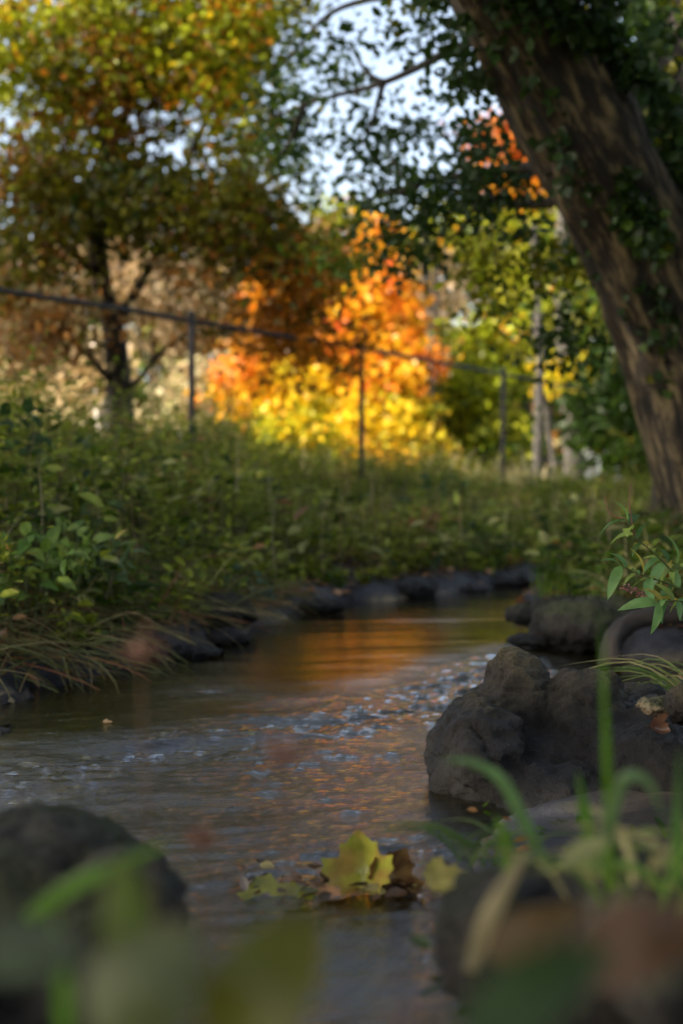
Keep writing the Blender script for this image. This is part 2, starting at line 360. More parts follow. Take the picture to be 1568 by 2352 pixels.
wf = np.stack([idx[:-1, :-1], idx[:-1, 1:], idx[1:, 1:], idx[1:, :-1]], -1).reshape(-1, 4)
def watermat():
    m, ns, ln = newmat('stream_water')
    ge = N(ns, 'ShaderNodeNewGeometry'); at = N(ns, 'ShaderNodeAttribute', attribute_name='col'); sx = N(ns, 'ShaderNodeSeparateColor'); ln.new(at.outputs['Color'], sx.inputs[0])
    mp = N(ns, 'ShaderNodeMapping'); mp.inputs['Rotation'].default_value = (0, 0, R(-14)); mp.inputs['Scale'].default_value = (60, 200, 90); ln.new(ge.outputs['Position'], mp.inputs[0])
    n1 = N(ns, 'ShaderNodeTexNoise'); n1.inputs['Scale'].default_value = 1.0; n1.inputs['Detail'].default_value = 4; n1.inputs['Roughness'].default_value = .6; ln.new(mp.outputs[0], n1.inputs['Vector'])
    bp = N(ns, 'ShaderNodeBump'); bp.inputs['Distance'].default_value = .0022
    ms = N(ns, 'ShaderNodeMath', operation='MULTIPLY'); ms.inputs[1].default_value = .9; ms.use_clamp = True; ln.new(sx.outputs[0], ms.inputs[0]); ln.new(ms.outputs[0], bp.inputs['Strength'])
    ln.new(n1.outputs[0], bp.inputs['Height'])
    gl = N(ns, 'ShaderNodeBsdfGlossy'); gl.inputs['Roughness'].default_value = .04; gl.inputs[0].default_value = (1, 1, 1, 1); ln.new(bp.outputs[0], gl.inputs['Normal'])
    tp = N(ns, 'ShaderNodeBsdfTransparent'); tp.inputs[0].default_value = (.42, .36, .11, 1)
    df = N(ns, 'ShaderNodeBsdfDiffuse'); df.inputs[0].default_value = (.016, .014, .003, 1)
    mu = N(ns, 'ShaderNodeMixShader'); mu.inputs[0].default_value = .32; ln.new(tp.outputs[0], mu.inputs[1]); ln.new(df.outputs[0], mu.inputs[2])
    fr = N(ns, 'ShaderNodeFresnel'); fr.inputs[0].default_value = 1.62; ln.new(bp.outputs[0], fr.inputs['Normal'])
    mx = N(ns, 'ShaderNodeMixShader'); ln.new(fr.outputs[0], mx.inputs[0]); ln.new(mu.outputs[0], mx.inputs[1]); ln.new(gl.outputs[0], mx.inputs[2])
    out = N(ns, 'ShaderNodeOutputMaterial'); ln.new(mx.outputs[0], out.inputs[0]); return m
wo_ = mesh('water', np.stack([x, y, WZ], -1), wf, watermat(), None, np.stack([np.clip(amp, 0, 1.6), amp, amp], -1)); tag(wo_, kind='structure')

# ------------------------------------------------------------------ rocks
def rock(name, label, blobs, mat, voxel=.012, seed=0, rough=.02, cat='rock', group=None, fine=.35):
    """blobs: (centre, (rx,ry,rz), tilt)"""
    acc = Acc()
    bm_t = bpy.data.meshes.new('t')
    import bmesh
    for k, (c, r, rz) in enumerate(blobs):
        b = bmesh.new(); bmesh.ops.create_icosphere(b, subdivisions=4, radius=1)
        V = np.array([v.co[:] for v in b.verts]); Fx = np.array([[v.index for v in f.verts] for f in b.faces]); b.free()
        V = V * 1.0
        V = V * (1 + .11 * fbm(V * 1.3 + 9.1 * k, seed + k, 2)[:, None]) * np.array(r)
        cz, sz = math.cos(rz), math.sin(rz); V = V @ np.array([[cz, sz, 0], [-sz, cz, 0], [0, 0, 1]]) + np.array(c)
        acc.add(V, Fx)
    o = acc.build('tmp', None)
    md = o.modifiers.new('r', 'REMESH'); md.mode = 'VOXEL'; md.voxel_size = voxel
    dg = bpy.context.evaluated_depsgraph_get(); dg.update(); ev = o.evaluated_get(dg); me = ev.to_mesh()
    n = len(me.vertices); V = np.zeros(n * 3, np.float32); me.vertices.foreach_get('co', V); V = V.reshape(-1, 3).astype(float)
    Nn = np.zeros(n * 3, np.float32); me.vertices.foreach_get('normal', Nn); Nn = Nn.reshape(-1, 3)
    Q = np.array([list(p.vertices) for p in me.polygons if len(p.vertices) == 4]); T3 = [list(p.vertices) for p in me.polygons if len(p.vertices) == 3]
    ev.to_mesh_clear(); bpy.data.objects.remove(o)
    s = max(blobs[0][1])
    rid = 1 - np.abs(fbm(V * (2.2 / s), seed + 11, 4, .55)) * 2
    crk = np.exp(-(fbm(V * (1.6 / s) * np.array([1, 1, 1.8]), seed + 23, 3) / .07) ** 2)
    dsp = rough * (.5 * rid + .7 * fbm(V * (5 / s), seed + 3, 5, .55)) - rough * .6 * crk + rough * fine * fbm(V * (22 / s), seed + 8, 3)
    V = V + Nn * dsp[:, None]
    loc = V.mean(0); loc[2] = V[:, 2].min()
    fs = [Q] + ([np.array(T3)] if T3 else [])
    ob = mesh(name, V, fs, mat, None, None, True, None, loc)
    return tag(ob, label, cat, group)
def B(u, v, d, ru, rv, rd, rz=0):
    """ellipsoid blob seen at u,v; radii in photo units across/up, metres in depth"""
    return (tuple(P(u, v, d)), (ru / F * d, rd, rv / F * d), rz)
rock('boulder', 'large brown two-humped boulder at the right edge of the stream, wet at its foot',
     [B(1300, 1860, 2.55, 295, 215, .30), B(1194, 1632, 2.58, 86, 128, .12), B(1325, 1685, 2.54, 112, 140, .13), B(1250, 1730, 2.56, 120, 120, .13),
      B(1100, 1770, 2.45, 118, 165, .16), B(1230, 1890, 2.34, 200, 140, .16), B(1500, 1770, 2.5, 210, 150, .25), B(1440, 1720, 2.5, 120, 90, .15), B(1540, 1690, 2.55, 90, 70, .14), B(1125, 1700, 2.55, 90, 110, .14)],
     M_rock, .0055, 4, .013, fine=.28)
rock('boulder', 'dark rounded boulder in the left foreground, blurred, beside the water', [B(60, 2160, 1.24, 320, 280, .18), B(265, 2150, 1.17, 165, 185, .12)], M_rockdk, .008, 17, .009)
rock('boulder', 'mossy dark rock in the right foreground below the big boulder, under the grass blades',
     [B(1300, 2190, 1.15, 270, 190, .16), B(1130, 2170, 1.12, 130, 160, .10), B(1480, 2150, 1.0, 160, 160, .14)], M_rockdk, .010, 24, .012)
rock('rock', 'grey flat-topped rock on the right bank beyond the big boulder', [B(1330, 1440, 4.5, 100, 62, .16), B(1275, 1445, 4.55, 60, 50, .1), B(1400, 1425, 4.7, 90, 50, .2)], M_rockgrey, .012, 31, .016)
rock('rock', 'low dark wet rock with a pointed end jutting into the far water on the right', [B(1215, 1412, 5.0, 58, 22, .09, .1), B(1300, 1400, 5.1, 80, 30, .14)], M_rockdk, .012, 35, .012)
rock('rock', 'thin dark slab lying in the water below the grey flat-topped rock', [B(1235, 1472, 4.55, 70, 14, .08)], M_rockdk, .010, 37, .008)
rock('rock', 'small tan stone on the bank at the right edge, just above the curled leaf', [B(1505, 1622, 2.35, 34, 17, .035, .3)], rockmat('stone_tan', (.22, .17, .10), (.36, .28, .17), zwet=-.3), .004, 41, .006)
rock('rock', 'brown stone at the right frame edge next to the small tan stone', [B(1566, 1620, 2.3, 36, 44, .05)], M_rock, .006, 43, .008)
rock('rock', 'low dark stone behind the right shoulder of the big boulder', [B(1470, 1610, 2.85, 75, 34, .09)], M_rockdk, .008, 45, .01)
mud = [(930, 1358, 6.9, 75, 20, .16, 'dark bluish stone at the far waterline, left of the muddy ledge'),
       (1040, 1356, 7.3, 90, 11, .16, 'low wet stone in the middle of the far muddy waterline'),
       (1140, 1338, 7.7, 80, 20, .2, 'dark hump of wet rock at the far bank under brown leaves'),
       (1215, 1334, 8.0, 60, 11, .2, 'farthest wet stone, where the stream bends out of sight')]
for i, (u, v, d, ru, rv, rd, lb) in enumerate(mud): rock('stone', lb, [B(u, v, d, ru, rv, rd)], M_rockdk, .02, 50 + i, .02, 'stone')
lbr = [(520, 1462, 4.75, 60, 16, .12, 'wet grey stone at the left waterline under the leaning straw stems'),
       (450, 1498, 4.35, 70, 13, .1, 'flat wet stone at the left waterline nearest the dark hollow'),
       (130, 1574, 3.75, 100, 11, .10, 'long flat muddy stone at the left waterline'),
       (20, 1606, 3.45, 60, 12, .10, 'wet stone at the left frame edge where the bank meets the water'),
       (5, 1680, 2.98, 30, 9, .06, 'small pale stone breaking the water at the left frame edge'),
       (740, 1392, 5.9, 50, 14, .1, 'small dark stone at the waterline below the green weeds in the middle')]
for i, (u, v, d, ru, rv, rd, lb) in enumerate(lbr): rock('stone', lb, [B(u, v, d, ru, rv, rd)], M_rockdk, .012, 70 + i, .014, 'stone')
rock('earth_overhang', 'dark hollowed lump of bank earth at the left waterline', [B(505, 1410, 5.0, 70, 40, .18)], M_rockdk, .014, 91, .03, 'earth')

# arched root
rt = Acc(); V, Fx, t = tube([P(1400, 1530, 4.0), P(1402, 1480, 4.05), P(1432, 1438, 4.15), P(1490, 1416, 4.2), P(1575, 1408, 4.25), P(1680, 1400, 4.3)], [.030, .028, .027, .028, .033, .04], 14, 8, .12, 3)
rt.add(V, Fx, tc=t); o = rt.build('tree_root', M_barkdk, loc=P(1400, 1530, 4.0)); tag(o, 'dark arched root curving down into the water at the right bank', 'root')

# ------------------------------------------------------------------ palettes (leaf colours)
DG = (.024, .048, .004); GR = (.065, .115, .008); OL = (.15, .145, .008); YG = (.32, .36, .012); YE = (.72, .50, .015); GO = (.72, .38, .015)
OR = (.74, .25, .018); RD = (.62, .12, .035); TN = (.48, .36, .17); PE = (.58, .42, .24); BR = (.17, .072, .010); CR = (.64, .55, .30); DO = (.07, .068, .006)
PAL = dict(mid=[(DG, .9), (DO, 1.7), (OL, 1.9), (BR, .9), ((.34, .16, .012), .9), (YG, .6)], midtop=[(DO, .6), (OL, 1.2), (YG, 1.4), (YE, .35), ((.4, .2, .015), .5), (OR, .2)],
           dark=[(DG, 2), ((.03, .06, .014), 1.5), (GR, .8), (OL, .25)], tan=[(TN, 1.5), (PE, 1.4), ((.3, .2, .08), 1), (OL, .5), (CR, .5)],
           brown=[(BR, 1), ((.32, .16, .05), 1), (TN, .8), ((.5, .22, .05), .7), (OL, .5)], orange=[(RD, .35), (OR, 1.8), (GO, 1.6), (YE, .5)],
           yellow=[(YG, .7), ((.5, .42, .02), 1), (YE, 1.8), (GO, 1.3), (OR, .3)], lime=[(GR, .8), (YG, 1.8), ((.42, .40, .03), 1), (OL, .8)],
           green=[(DG, .5), (GR, 1.2), (OL, 1.1), (YG, .6)], mix=[(DG, .3), (GR, .8), (OL, 1.2), (YG, 1.4), (GO, .4), (OR, .35)],
           rust=[(BR, 1), ((.4, .16, .012), 1.3), (OR, .5), (DO, .5)], red=[(RD, 1.3), (OR, 1.2), ((.5, .2, .08), .7), (TN, .3)], cream=[(CR, 1.4), (PE, .8), ((.5, .46, .2), 1), (YG, .4)])
def crown(blobs, clump=.28, per=26, leaf=.09, tmpl=None, twig=None, fl=1.0, seed=3, up=.5):
    """blobs: (centre, (rx,ry,rz), n_clumps, palette); leaves gather in clumps on the blobs' volume"""
    a = Acc(); tmpl = tmpl or T_rhomb(.75)
    for bi, (c, r, nc, pal) in enumerate(blobs):
        d = randdir(nc) * (rng.random((nc, 1)) ** .42); ctr = np.array(c) + d * np.array(r)
        cs = clump * (.6 + .8 * rng.random((nc, 1)))
        pos = np.repeat(ctr, per, 0) + rng.normal(size=(nc * per, 3)) * np.repeat(cs, per, 0) * np.array([.6, .6, .38])
        n = len(pos); nr = randdir(n, up); dr = randdir(n, -.35)
        sz = leaf * (.55 + .8 * rng.random(n))
        V, Fs, cc = scatter(tmpl, pos, nr, dr, sz, pick(PAL[pal] if isinstance(pal, str) else pal, n, pos, 1.1 * fl, seed + bi))
        a.add(V, Fs, cc)
    return a
def BL(u, v, d, ru, rv, rd, n, pal): return (tuple(P(u, v, d)), (ru / F * d, rd, rv / F * d), n, pal)
def grow(root, pts, rad, mat, name='branch', sides=8, seed=0, wob=.08, flute=0):
    V, Fx, t = tube(pts, rad, sides, 6, wob, seed, True, flute); a = Acc().add(V, Fx, tc=t); return child(a.build(name, mat), root)
def addcrown(root, acc, name='crown', mat=None): return child(acc.build(name, mat or M_leaf, smooth=False), root)
def G(u, v, d):
    p = P(u, v, d); return (p.x, p.y, float(gz(np.array([p.x]), np.array([p.y]))[0]))

# ------------------------------------------------------------------ the leaning tree on the right, its crown overhangs the stream
base = P(1640, 1185, 6.9)
lt = thing('leaning_tree', base, 'huge leaning brown trunk at the right whose dark leafy branches overhang the stream', 'tree')
grow(lt, [P(1745, 1330, 6.9), P(1690, 1190, 6.9), P(1622, 1000, 6.85), P(1560, 800, 6.7), P(1482, 600, 6.4), P(1394, 420, 6.1), P(1296, 230, 5.8), P(1205, 50, 5.5), P(1125, -110, 5.3), P(980, -420, 4.9), P(860, -800, 4.6)],
     [.40, .34, .29, .28, .265, .25, .228, .215, .205, .18, .14], M_bark, 'trunk', 96, 2, .10, .12)
grow(lt, [P(1500, 640, 6.5), P(1560, 380, 6.6), P(1600, 100, 6.7), P(1660, -250, 6.8), P(1720, -700, 7)], [.2, .17, .15, .13, .08], M_barkdk, 'limb', 20, 4)
grow(lt, [P(1300, 400, 6.05), P(1210, 385, 6.4), P(1080, 400, 6.9), P(930, 430, 7.5), P(780, 480, 8.1)], [.035, .028, .022, .014, .006], M_barkdk, 'limb', 8, 5)
grow(lt, [P(1330, 450, 6.15), P(1200, 470, 6.6), P(1100, 455, 7.0), P(960, 500, 7.5), P(850, 560, 8.0)], [.028, .022, .018, .012, .005], M_barkdk, 'limb', 8, 6)
grow(lt, [P(1190, 60, 5.5), P(1050, 110, 6.2), P(880, 190, 7.0), P(700, 240, 7.8), P(560, 300, 8.6)], [.03, .022, .016, .012, .005], M_barkdk, 'limb', 8, 7)
grow(lt, [P(1150, -60, 5.3), P(950, -20, 6.4), P(760, 30, 7.6), P(640, 160, 8.6)], [.03, .02, .014, .006], M_barkdk, 'limb', 8, 8)
for k, (u1, v1, u2, v2) in enumerate([(960, 430, 880, 330), (1080, 400, 1020, 290), (1100, 455, 1020, 560), (880, 190, 800, 100), (880, 190, 830, 330), (700, 240, 640, 360), (930, 440, 820, 400), (1160, 130, 1010, 240)]):
    grow(lt, [P(u1, v1, 6.9), P((u1 + u2) / 2, (v1 + v2) / 2 + 18, 7.1), P(u2, v2, 7.4)], [.016, .011, .004], M_barkdk, 'branch', 6, 20 + k)
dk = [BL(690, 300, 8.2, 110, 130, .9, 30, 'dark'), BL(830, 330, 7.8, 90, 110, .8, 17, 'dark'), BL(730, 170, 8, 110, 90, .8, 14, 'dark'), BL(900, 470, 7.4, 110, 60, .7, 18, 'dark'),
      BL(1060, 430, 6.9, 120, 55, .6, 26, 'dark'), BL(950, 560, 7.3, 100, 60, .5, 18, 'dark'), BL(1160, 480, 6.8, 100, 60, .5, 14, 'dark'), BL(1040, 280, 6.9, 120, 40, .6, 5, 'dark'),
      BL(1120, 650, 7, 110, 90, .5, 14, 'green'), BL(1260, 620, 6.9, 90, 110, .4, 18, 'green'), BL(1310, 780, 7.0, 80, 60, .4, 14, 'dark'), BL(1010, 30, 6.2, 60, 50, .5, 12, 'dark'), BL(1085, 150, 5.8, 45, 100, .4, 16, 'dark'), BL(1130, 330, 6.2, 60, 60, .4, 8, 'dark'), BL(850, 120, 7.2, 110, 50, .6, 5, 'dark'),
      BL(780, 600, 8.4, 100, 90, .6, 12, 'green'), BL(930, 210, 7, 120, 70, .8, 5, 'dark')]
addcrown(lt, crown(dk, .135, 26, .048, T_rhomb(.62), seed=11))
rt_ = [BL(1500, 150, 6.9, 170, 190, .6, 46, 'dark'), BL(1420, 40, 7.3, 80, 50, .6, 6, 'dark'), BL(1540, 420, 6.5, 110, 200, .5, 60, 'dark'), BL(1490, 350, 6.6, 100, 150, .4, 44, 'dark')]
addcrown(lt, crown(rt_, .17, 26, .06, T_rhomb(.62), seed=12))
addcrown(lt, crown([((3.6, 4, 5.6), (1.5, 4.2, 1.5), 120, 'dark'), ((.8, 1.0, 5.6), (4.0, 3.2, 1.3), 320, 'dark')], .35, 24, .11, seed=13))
# ivy on the trunk
iv = Acc(); pts = []
def along(t):  # centre line
    q = [(1690, 1330, 6.9), (1608, 1000, 6.85), (1560, 800, 6.7), (1480, 600, 6.4), (1385, 420, 6.1), (1285, 230, 5.8), (1190, 50, 5.5), (1120, -90, 5.3)]
    k = min(int(t * 7), 6); f = t * 7 - k; return np.array(q[k]) * (1 - f) + np.array(q[k + 1]) * f
for k in range(8000):
    t = rng.random(); u, v, d = along(t); off = rng.normal() * 85 + (135 + 30 * math.sin(t * 9))
    if t > .86 and rng.random() < .55: off = -110 + rng.normal() * 38
    if vnoise(np.array([[t * 14, off / 60, 0]]), 5)[0] < -.12: continue
    dd = d - .26 * math.sqrt(max(0, 1 - (off / 150) ** 2)) - abs(rng.normal()) * .05
    pts.append(tuple(P(u + off, v + rng.normal() * 15, dd)))
pts = np.array(pts); n = len(pts)
V, Fs, cc = scatter(T_leaf(.9), pts, randdir(n, .2) + np.array([-.3, -.9, .1]), randdir(n, -.8), .035 + .035 * rng.random(n), pick(PAL['dark'], n, pts, 2, 8))
iv.add(V, Fs, cc); o = iv.build('ivy', M_leaf, smooth=False, loc=pts.mean(0)); tag(o, 'dark green ivy climbing the huge leaning trunk', 'ivy')

# second dark trunk far right
b2 = G(1590, 1100, 10.5)
t2 = thing('dark_tree', b2, 'dark upright tree cut by the top right corner of the picture', 'tree')
grow(t2, [b2, P(1600, 700, 10.5), P(1565, 300, 10.5), P(1545, 0, 10.5), P(1540, -400, 10.5), P(1560, -900, 10.5)], [.32, .28, .25, .22, .18, .1], M_barkdk, 'trunk', 16, 2)
addcrown(t2, crown([BL(1520, 60, 10.5, 170, 240, 1.2, 46, 'dark'), BL(1560, 420, 10.2, 120, 220, 1, 60, 'green'), BL(1500, -500, 10, 500, 350, 2.2, 160, 'dark')], .3, 26, .085, seed=21))

# ------------------------------------------------------------------ forked tree at left behind the fence
b3 = G(285, 1040, 12.3)
t3 = thing('forked_tree', b3, 'dark forked tree at left with olive and rusty leaves, standing behind the fence', 'tree')
grow(t3, [b3, P(282, 1000, 12.3), P(272, 870, 12.3), P(262, 770, 12.3), P(232, 640, 12.3), P(222, 520, 12.3), P(240, 340, 12.3), P(238, 120, 12.3), P(250, -200, 12.2), P(270, -600, 12.1)],
     [.135, .118, .108, .10, .088, .078, .066, .055, .04, .02], M_barkdk, 'trunk', 16, 2)
grow(t3, [P(268, 745, 12.3), P(300, 690, 12.25), P(345, 610, 12.2), P(380, 530, 12.1), P(440, 350, 11.9), P(520, 170, 11.7), P(600, -60, 11.5)], [.07, .045, .035, .032, .03, .022, .01], M_barkdk, 'limb', 10, 3)
grow(t3, [P(262, 885, 12.3), P(225, 840, 12.1), P(160, 770, 11.9), P(100, 700, 11.7), P(20, 650, 11.5), P(-80, 620, 11.3)], [.04, .026, .024, .02, .016, .008], M_barkdk, 'limb', 8, 4)
grow(t3, [P(285, 900, 12.3), P(320, 870, 12.2), P(370, 810, 12.0), P(440, 765, 11.8), P(540, 760, 11.6)], [.034, .024, .022, .016, .006], M_barkdk, 'limb', 8, 5)
grow(t3, [P(232, 640, 12.3), P(150, 560, 12), P(60, 440, 11.8), P(-40, 300, 11.6)], [.04, .03, .022, .01], M_barkdk, 'limb', 8, 6)
grow(t3, [P(240, 340, 12.3), P(330, 200, 12), P(440, 20, 11.8), P(520, -150, 11.6)], [.036, .03, .02, .01], M_barkdk, 'limb', 8, 7)
for k, (a, b) in enumerate([((380, 530), (500, 470)), ((440, 350), (560, 330)), ((500, 470), (640, 560)), ((160, 560), (60, 590)), ((240, 120), (120, 20)), ((222, 520), (320, 430)), ((60, 440), (20, 560))]):
    grow(t3, [P(*a, 12), P((a[0] + b[0]) / 2, (a[1] + b[1]) / 2 - 15, 11.8), P(*b, 11.6)], [.022, .015, .006], M_barkdk, 'branch', 6, 30 + k)
cb = [BL(120, 420, 11.9, 180, 130, 1.3, 95, 'mid'), BL(330, 480, 11.8, 150, 120, 1.2, 62, 'mid'), BL(520, 480, 11.5, 140, 130, 1.2, 75, 'mid'), BL(60, 620, 11.6, 120, 110, 1, 44, 'mid'),
      BL(230, 250, 12, 170, 130, 1.5, 70, 'mid'), BL(90, 150, 12, 160, 150, 1.5, 80, 'midtop'), BL(300, 60, 12, 200, 110, 1.5, 90, 'midtop'), BL(470, 140, 11.8, 140, 110, 1.4, 70, 'midtop'),
      BL(560, 30, 11.8, 170, 90, 1.5, 75, 'midtop'), BL(560, 290, 11.6, 110, 80, 1.1, 22, 'midtop'), BL(640, 560, 11.6, 110, 90, 1, 34, 'mid'), BL(700, 660, 11.6, 100, 80, .9, 24, 'rust'), BL(140, 720, 11.5, 130, 70, .9, 26, 'brown'),
      BL(650, 790, 11.8, 110, 80, .7, 18, 'rust'), BL(480, 700, 11.6, 110, 70, .8, 12, 'brown'), BL(100, 800, 11.6, 120, 60, .8, 22, 'brown'), BL(800, 800, 11.8, 50, 60, .6, 6, 'rust'),
      BL(250, -190, 12, 420, 150, 2.2, 80, 'mid')]
addcrown(t3, crown(cb, .27, 40, .068, seed=31))

# ------------------------------------------------------------------ background trees
def bgtree(label, u, d, trunk, blobs, bark=M_barkdk, leaf=.12, clump=.45, per=24, r0=.14, name='tree', seed=0, group='trees beyond the fence'):
    b = G(u, 1100, d); t = thing(name, b, label, 'tree', group)
    pts = [b] + [P(a, c, d) for a, c in trunk]; n = len(pts)
    grow(t, pts, [r0 * (1 - .75 * i / (n - 1)) for i in range(n)], bark, 'trunk', 10, seed)
    for k in range(3):
        q = pts[-1 - min(k, n - 2)]; bl = blobs[k % len(blobs)][0]
        grow(t, [q, tuple((np.array(q) + np.array(bl)) / 2 + np.array([0, 0, .2])), bl], [r0 * .3, r0 * .2, r0 * .06], bark, 'branch', 6, seed + k)
    addcrown(t, crown(blobs, clump, per, leaf, seed=seed)); return t
bgtree('small glowing maple in the middle, orange above and golden yellow below', 905, 21, [(900, 900), (885, 750), (880, 660)],
       [BL(880, 720, 21, 85, 75, .9, 60, 'orange'), BL(900, 840, 21, 100, 90, 1.1, 75, 'orange'), BL(890, 970, 21, 120, 80, 1.2, 110, 'yellow'), BL(920, 1050, 20.8, 130, 50, 1.1, 80, 'yellow'), BL(985, 1060, 20.5, 70, 40, .6, 22, 'yellow'), BL(880, 645, 21, 60, 50, .5, 24, 'orange'), BL(830, 760, 21.5, 90, 90, .8, 50, 'orange'), BL(860, 560, 23, 70, 50, .8, 20, 'orange')], leaf=.125, clump=.22, name='maple', seed=41, r0=.09)
bgtree('yellow-green maple just left of the glowing orange one, its low leaves touching the weeds', 715, 22, [(715, 980), (700, 850), (640, 700)],
       [BL(715, 985, 22, 105, 62, 1.1, 110, [(YG, 1.5), ((.5, .46, .02), 1.4), (YE, 1.2)]), BL(660, 1030, 21.6, 70, 30, .6, 24, [(YG, 2), ((.5, .46, .02), 1)]), BL(700, 890, 22, 120, 70, 1.1, 60, 'yellow'), BL(640, 790, 22.4, 110, 90, 1, 55, 'rust'), BL(620, 660, 22.4, 80, 60, .8, 44, 'orange'), BL(770, 800, 22.4, 90, 80, 1, 34, 'orange'), BL(560, 870, 22.6, 80, 80, .9, 40, 'orange')], leaf=.125, clump=.22, name='maple', seed=43, r0=.09)
bgtree('tall red-orange maple showing behind the huge leaning trunk', 1210, 36, [(1200, 800), (1190, 500), (1180, 330)],
       [BL(1165, 330, 36, 90, 62, 1.6, 70, 'red'), BL(1200, 420, 36, 120, 70, 1.8, 80, 'orange'), BL(1180, 540, 36, 150, 80, 2, 100, 'mix'), BL(1340, 690, 36, 80, 60, 1.5, 50, 'red')], leaf=.19, clump=.45, name='maple', seed=45, r0=.2)
bgtree('tall maple with pinkish red top at the upper right edge', 1480, 38, [(1480, 800), (1500, 500), (1510, 250)], [BL(1520, 240, 38, 90, 110, 1.6, 36, 'red'), BL(1480, 450, 38, 110, 130, 2, 60, 'mix'), BL(1540, 380, 38, 60, 60, 1.5, 30, 'red')], leaf=.19, clump=.45, name='maple', seed=47, r0=.2)
bgtree('bright lime tree right of the glowing maple', 1130, 23, [(1130, 950), (1120, 800)], [BL(1110, 900, 22, 90, 75, 1.2, 85, [(YG, 2), (GR, .5), ((.42, .42, .03), 1.3)]), BL(1130, 1010, 22, 100, 75, 1.2, 90, [(YG, 2), (GR, .7), ((.42, .42, .03), 1.2)]), BL(1100, 790, 23, 100, 70, 1.2, 40, 'mix')], leaf=.125, clump=.25, seed=51, r0=.09)
bgtree('tree with a bright yellow band of leaves left of the leaning trunk foot', 1330, 22, [(1330, 950), (1310, 800)], [BL(1340, 862, 20, 85, 24, .9, 60, [(YE, 1), ((.5, .46, .02), 1.6)]), BL(1220, 840, 22.5, 85, 42, .9, 40, 'lime'), BL(1280, 740, 23, 110, 70, 1, 44, 'mix'), BL(1400, 780, 23, 70, 70, 1, 26, 'green')], leaf=.125, clump=.24, seed=53, r0=.09)
bgtree('pale tan trunked tree between the glowing maple and the lime tree', 1000, 24, [(1005, 900), (990, 750), (975, 600), (980, 480)], [BL(980, 660, 25, 110, 90, 1.3, 45, 'tan'), BL(1010, 540, 25, 110, 80, 1.3, 30, 'mix'), BL(1010, 800, 25, 60, 90, 1, 18, 'tan')], M_barkgrey, .13, .3, 24, .17, seed=55)
bgtree('cream-leaved tree at the left edge beyond the fence', 40, 27, [(50, 900), (50, 700)], [BL(60, 880, 27, 110, 70, 1.6, 75, 'cream'), BL(30, 760, 27, 100, 80, 1.6, 50, 'tan'), BL(90, 620, 28, 130, 90, 2, 60, 'tan')], leaf=.15, clump=.35, seed=57)
bgtree('peach-leaved tree seen through the fork of the dark tree', 350, 29, [(350, 900), (345, 650)], [BL(340, 640, 29, 150, 110, 2, 130, 'tan'), BL(420, 760, 29, 120, 90, 1.8, 90, 'tan'), BL(240, 520, 29, 150, 90, 2, 70, 'tan'), BL(460, 900, 28, 110, 90, 1.6, 70, 'cream')], leaf=.15, clump=.35, seed=59)
bgtree('rust brown tree beyond the fence between the fork and the orange leaves', 500, 31, [(510, 900), (500, 650)], [BL(500, 640, 31, 130, 100, 2, 90, 'brown'), BL(530, 520, 31, 150, 70, 2, 60, 'tan'), BL(560, 780, 30, 110, 90, 1.5, 60, 'orange'), BL(740, 640, 33, 130, 120, 2, 100, 'brown')], leaf=.16, clump=.4, seed=61)
bgtree('dull green tree filling the gap above the yellow band of leaves', 1250, 34, [(1260, 850), (1250, 600)], [BL(1160, 640, 34, 140, 90, 2, 90, 'lime'), BL(1300, 580, 34, 140, 100, 2, 90, 'mix'), BL(1240, 760, 34, 170, 90, 2, 80, 'lime'), BL(1080, 560, 34, 110, 90, 2, 60, 'mix')], leaf=.18, clump=.45, seed=63)
bgtree('dark green tree low behind the foot of the leaning trunk', 1450, 17, [(1450, 1000), (1430, 850)], [BL(1410, 960, 17, 110, 90, 1, 90, 'dark'), BL(1450, 850, 17, 110, 80, 1, 60, 'dark'), BL(1500, 1060, 16, 90, 60, .8, 50, 'green'), BL(1380, 700, 17, 80, 80, 1, 26, 'green')], leaf=.10, clump=.26, seed=65)
bgtree('tan tree partly hidden behind the trunk of the dark forked tree', 200, 25, [(205, 900), (205, 800)], [BL(215, 860, 16.4, 60, 100, .5, 16, 'tan'), BL(190, 880, 25, 80, 90, 1.2, 50, 'tan'), BL(320, 1000, 24, 80, 60, 1, 50, 'cream'), BL(150, 990, 24, 100, 45, 1, 50, 'cream')], leaf=.14, clump=.3, seed=67)
bgtree('leafy olive tree low behind the middle fence post', 800, 34, [(800, 800), (800, 600)], [BL(800, 560, 34, 150, 90, 2, 80, 'mix'), BL(900, 640, 34, 150, 110, 2, 90, 'mix'), BL(760, 760, 34, 200, 110, 2, 110, 'brown'), BL(1000, 900, 32, 160, 160, 2, 130, 'mix')], leaf=.18, clump=.45, seed=69)
# bare trunks standing at right of centre
def pole_tree(label, pts, d, r, bark, seed):
    b = G(pts[0][0], 1100, d); t = thing('bare_trunk', b, label, 'tree', 'bare trunks right of centre')
    q = [b] + [P(u, v, d) for u, v in pts]; grow(t, q, [r * (1 - .35 * i / len(q)) for i in range(len(q))], bark, 'trunk', 12, seed)
    grow(t, [q[-2], tuple(Vector(q[-2]) * .4 + Vector(q[-1]) * .6 + Vector((.5, 0, .3))), tuple(Vector(q[-1]) + Vector((1.1, .3, .8)))], [r * .3, r * .2, r * .08], bark, 'branch', 6, seed)
pole_tree('thick grey trunk left of the foot of the leaning tree', [(1318, 1090), (1312, 960), (1300, 800), (1290, 640), (1300, 480)], 20, .17, M_barkgrey, 3)
pole_tree('slim grey-brown trunk between the thick grey trunk and the right fence post', [(1232, 1100), (1236, 950), (1240, 800), (1230, 650), (1225, 520)], 19, .07, M_barkgrey, 4)
pole_tree('slim leaning pale trunk touching the thick grey one', [(1275, 1100), (1255, 960), (1240, 860), (1225, 720)], 20.5, .05, M_barkgrey, 5)
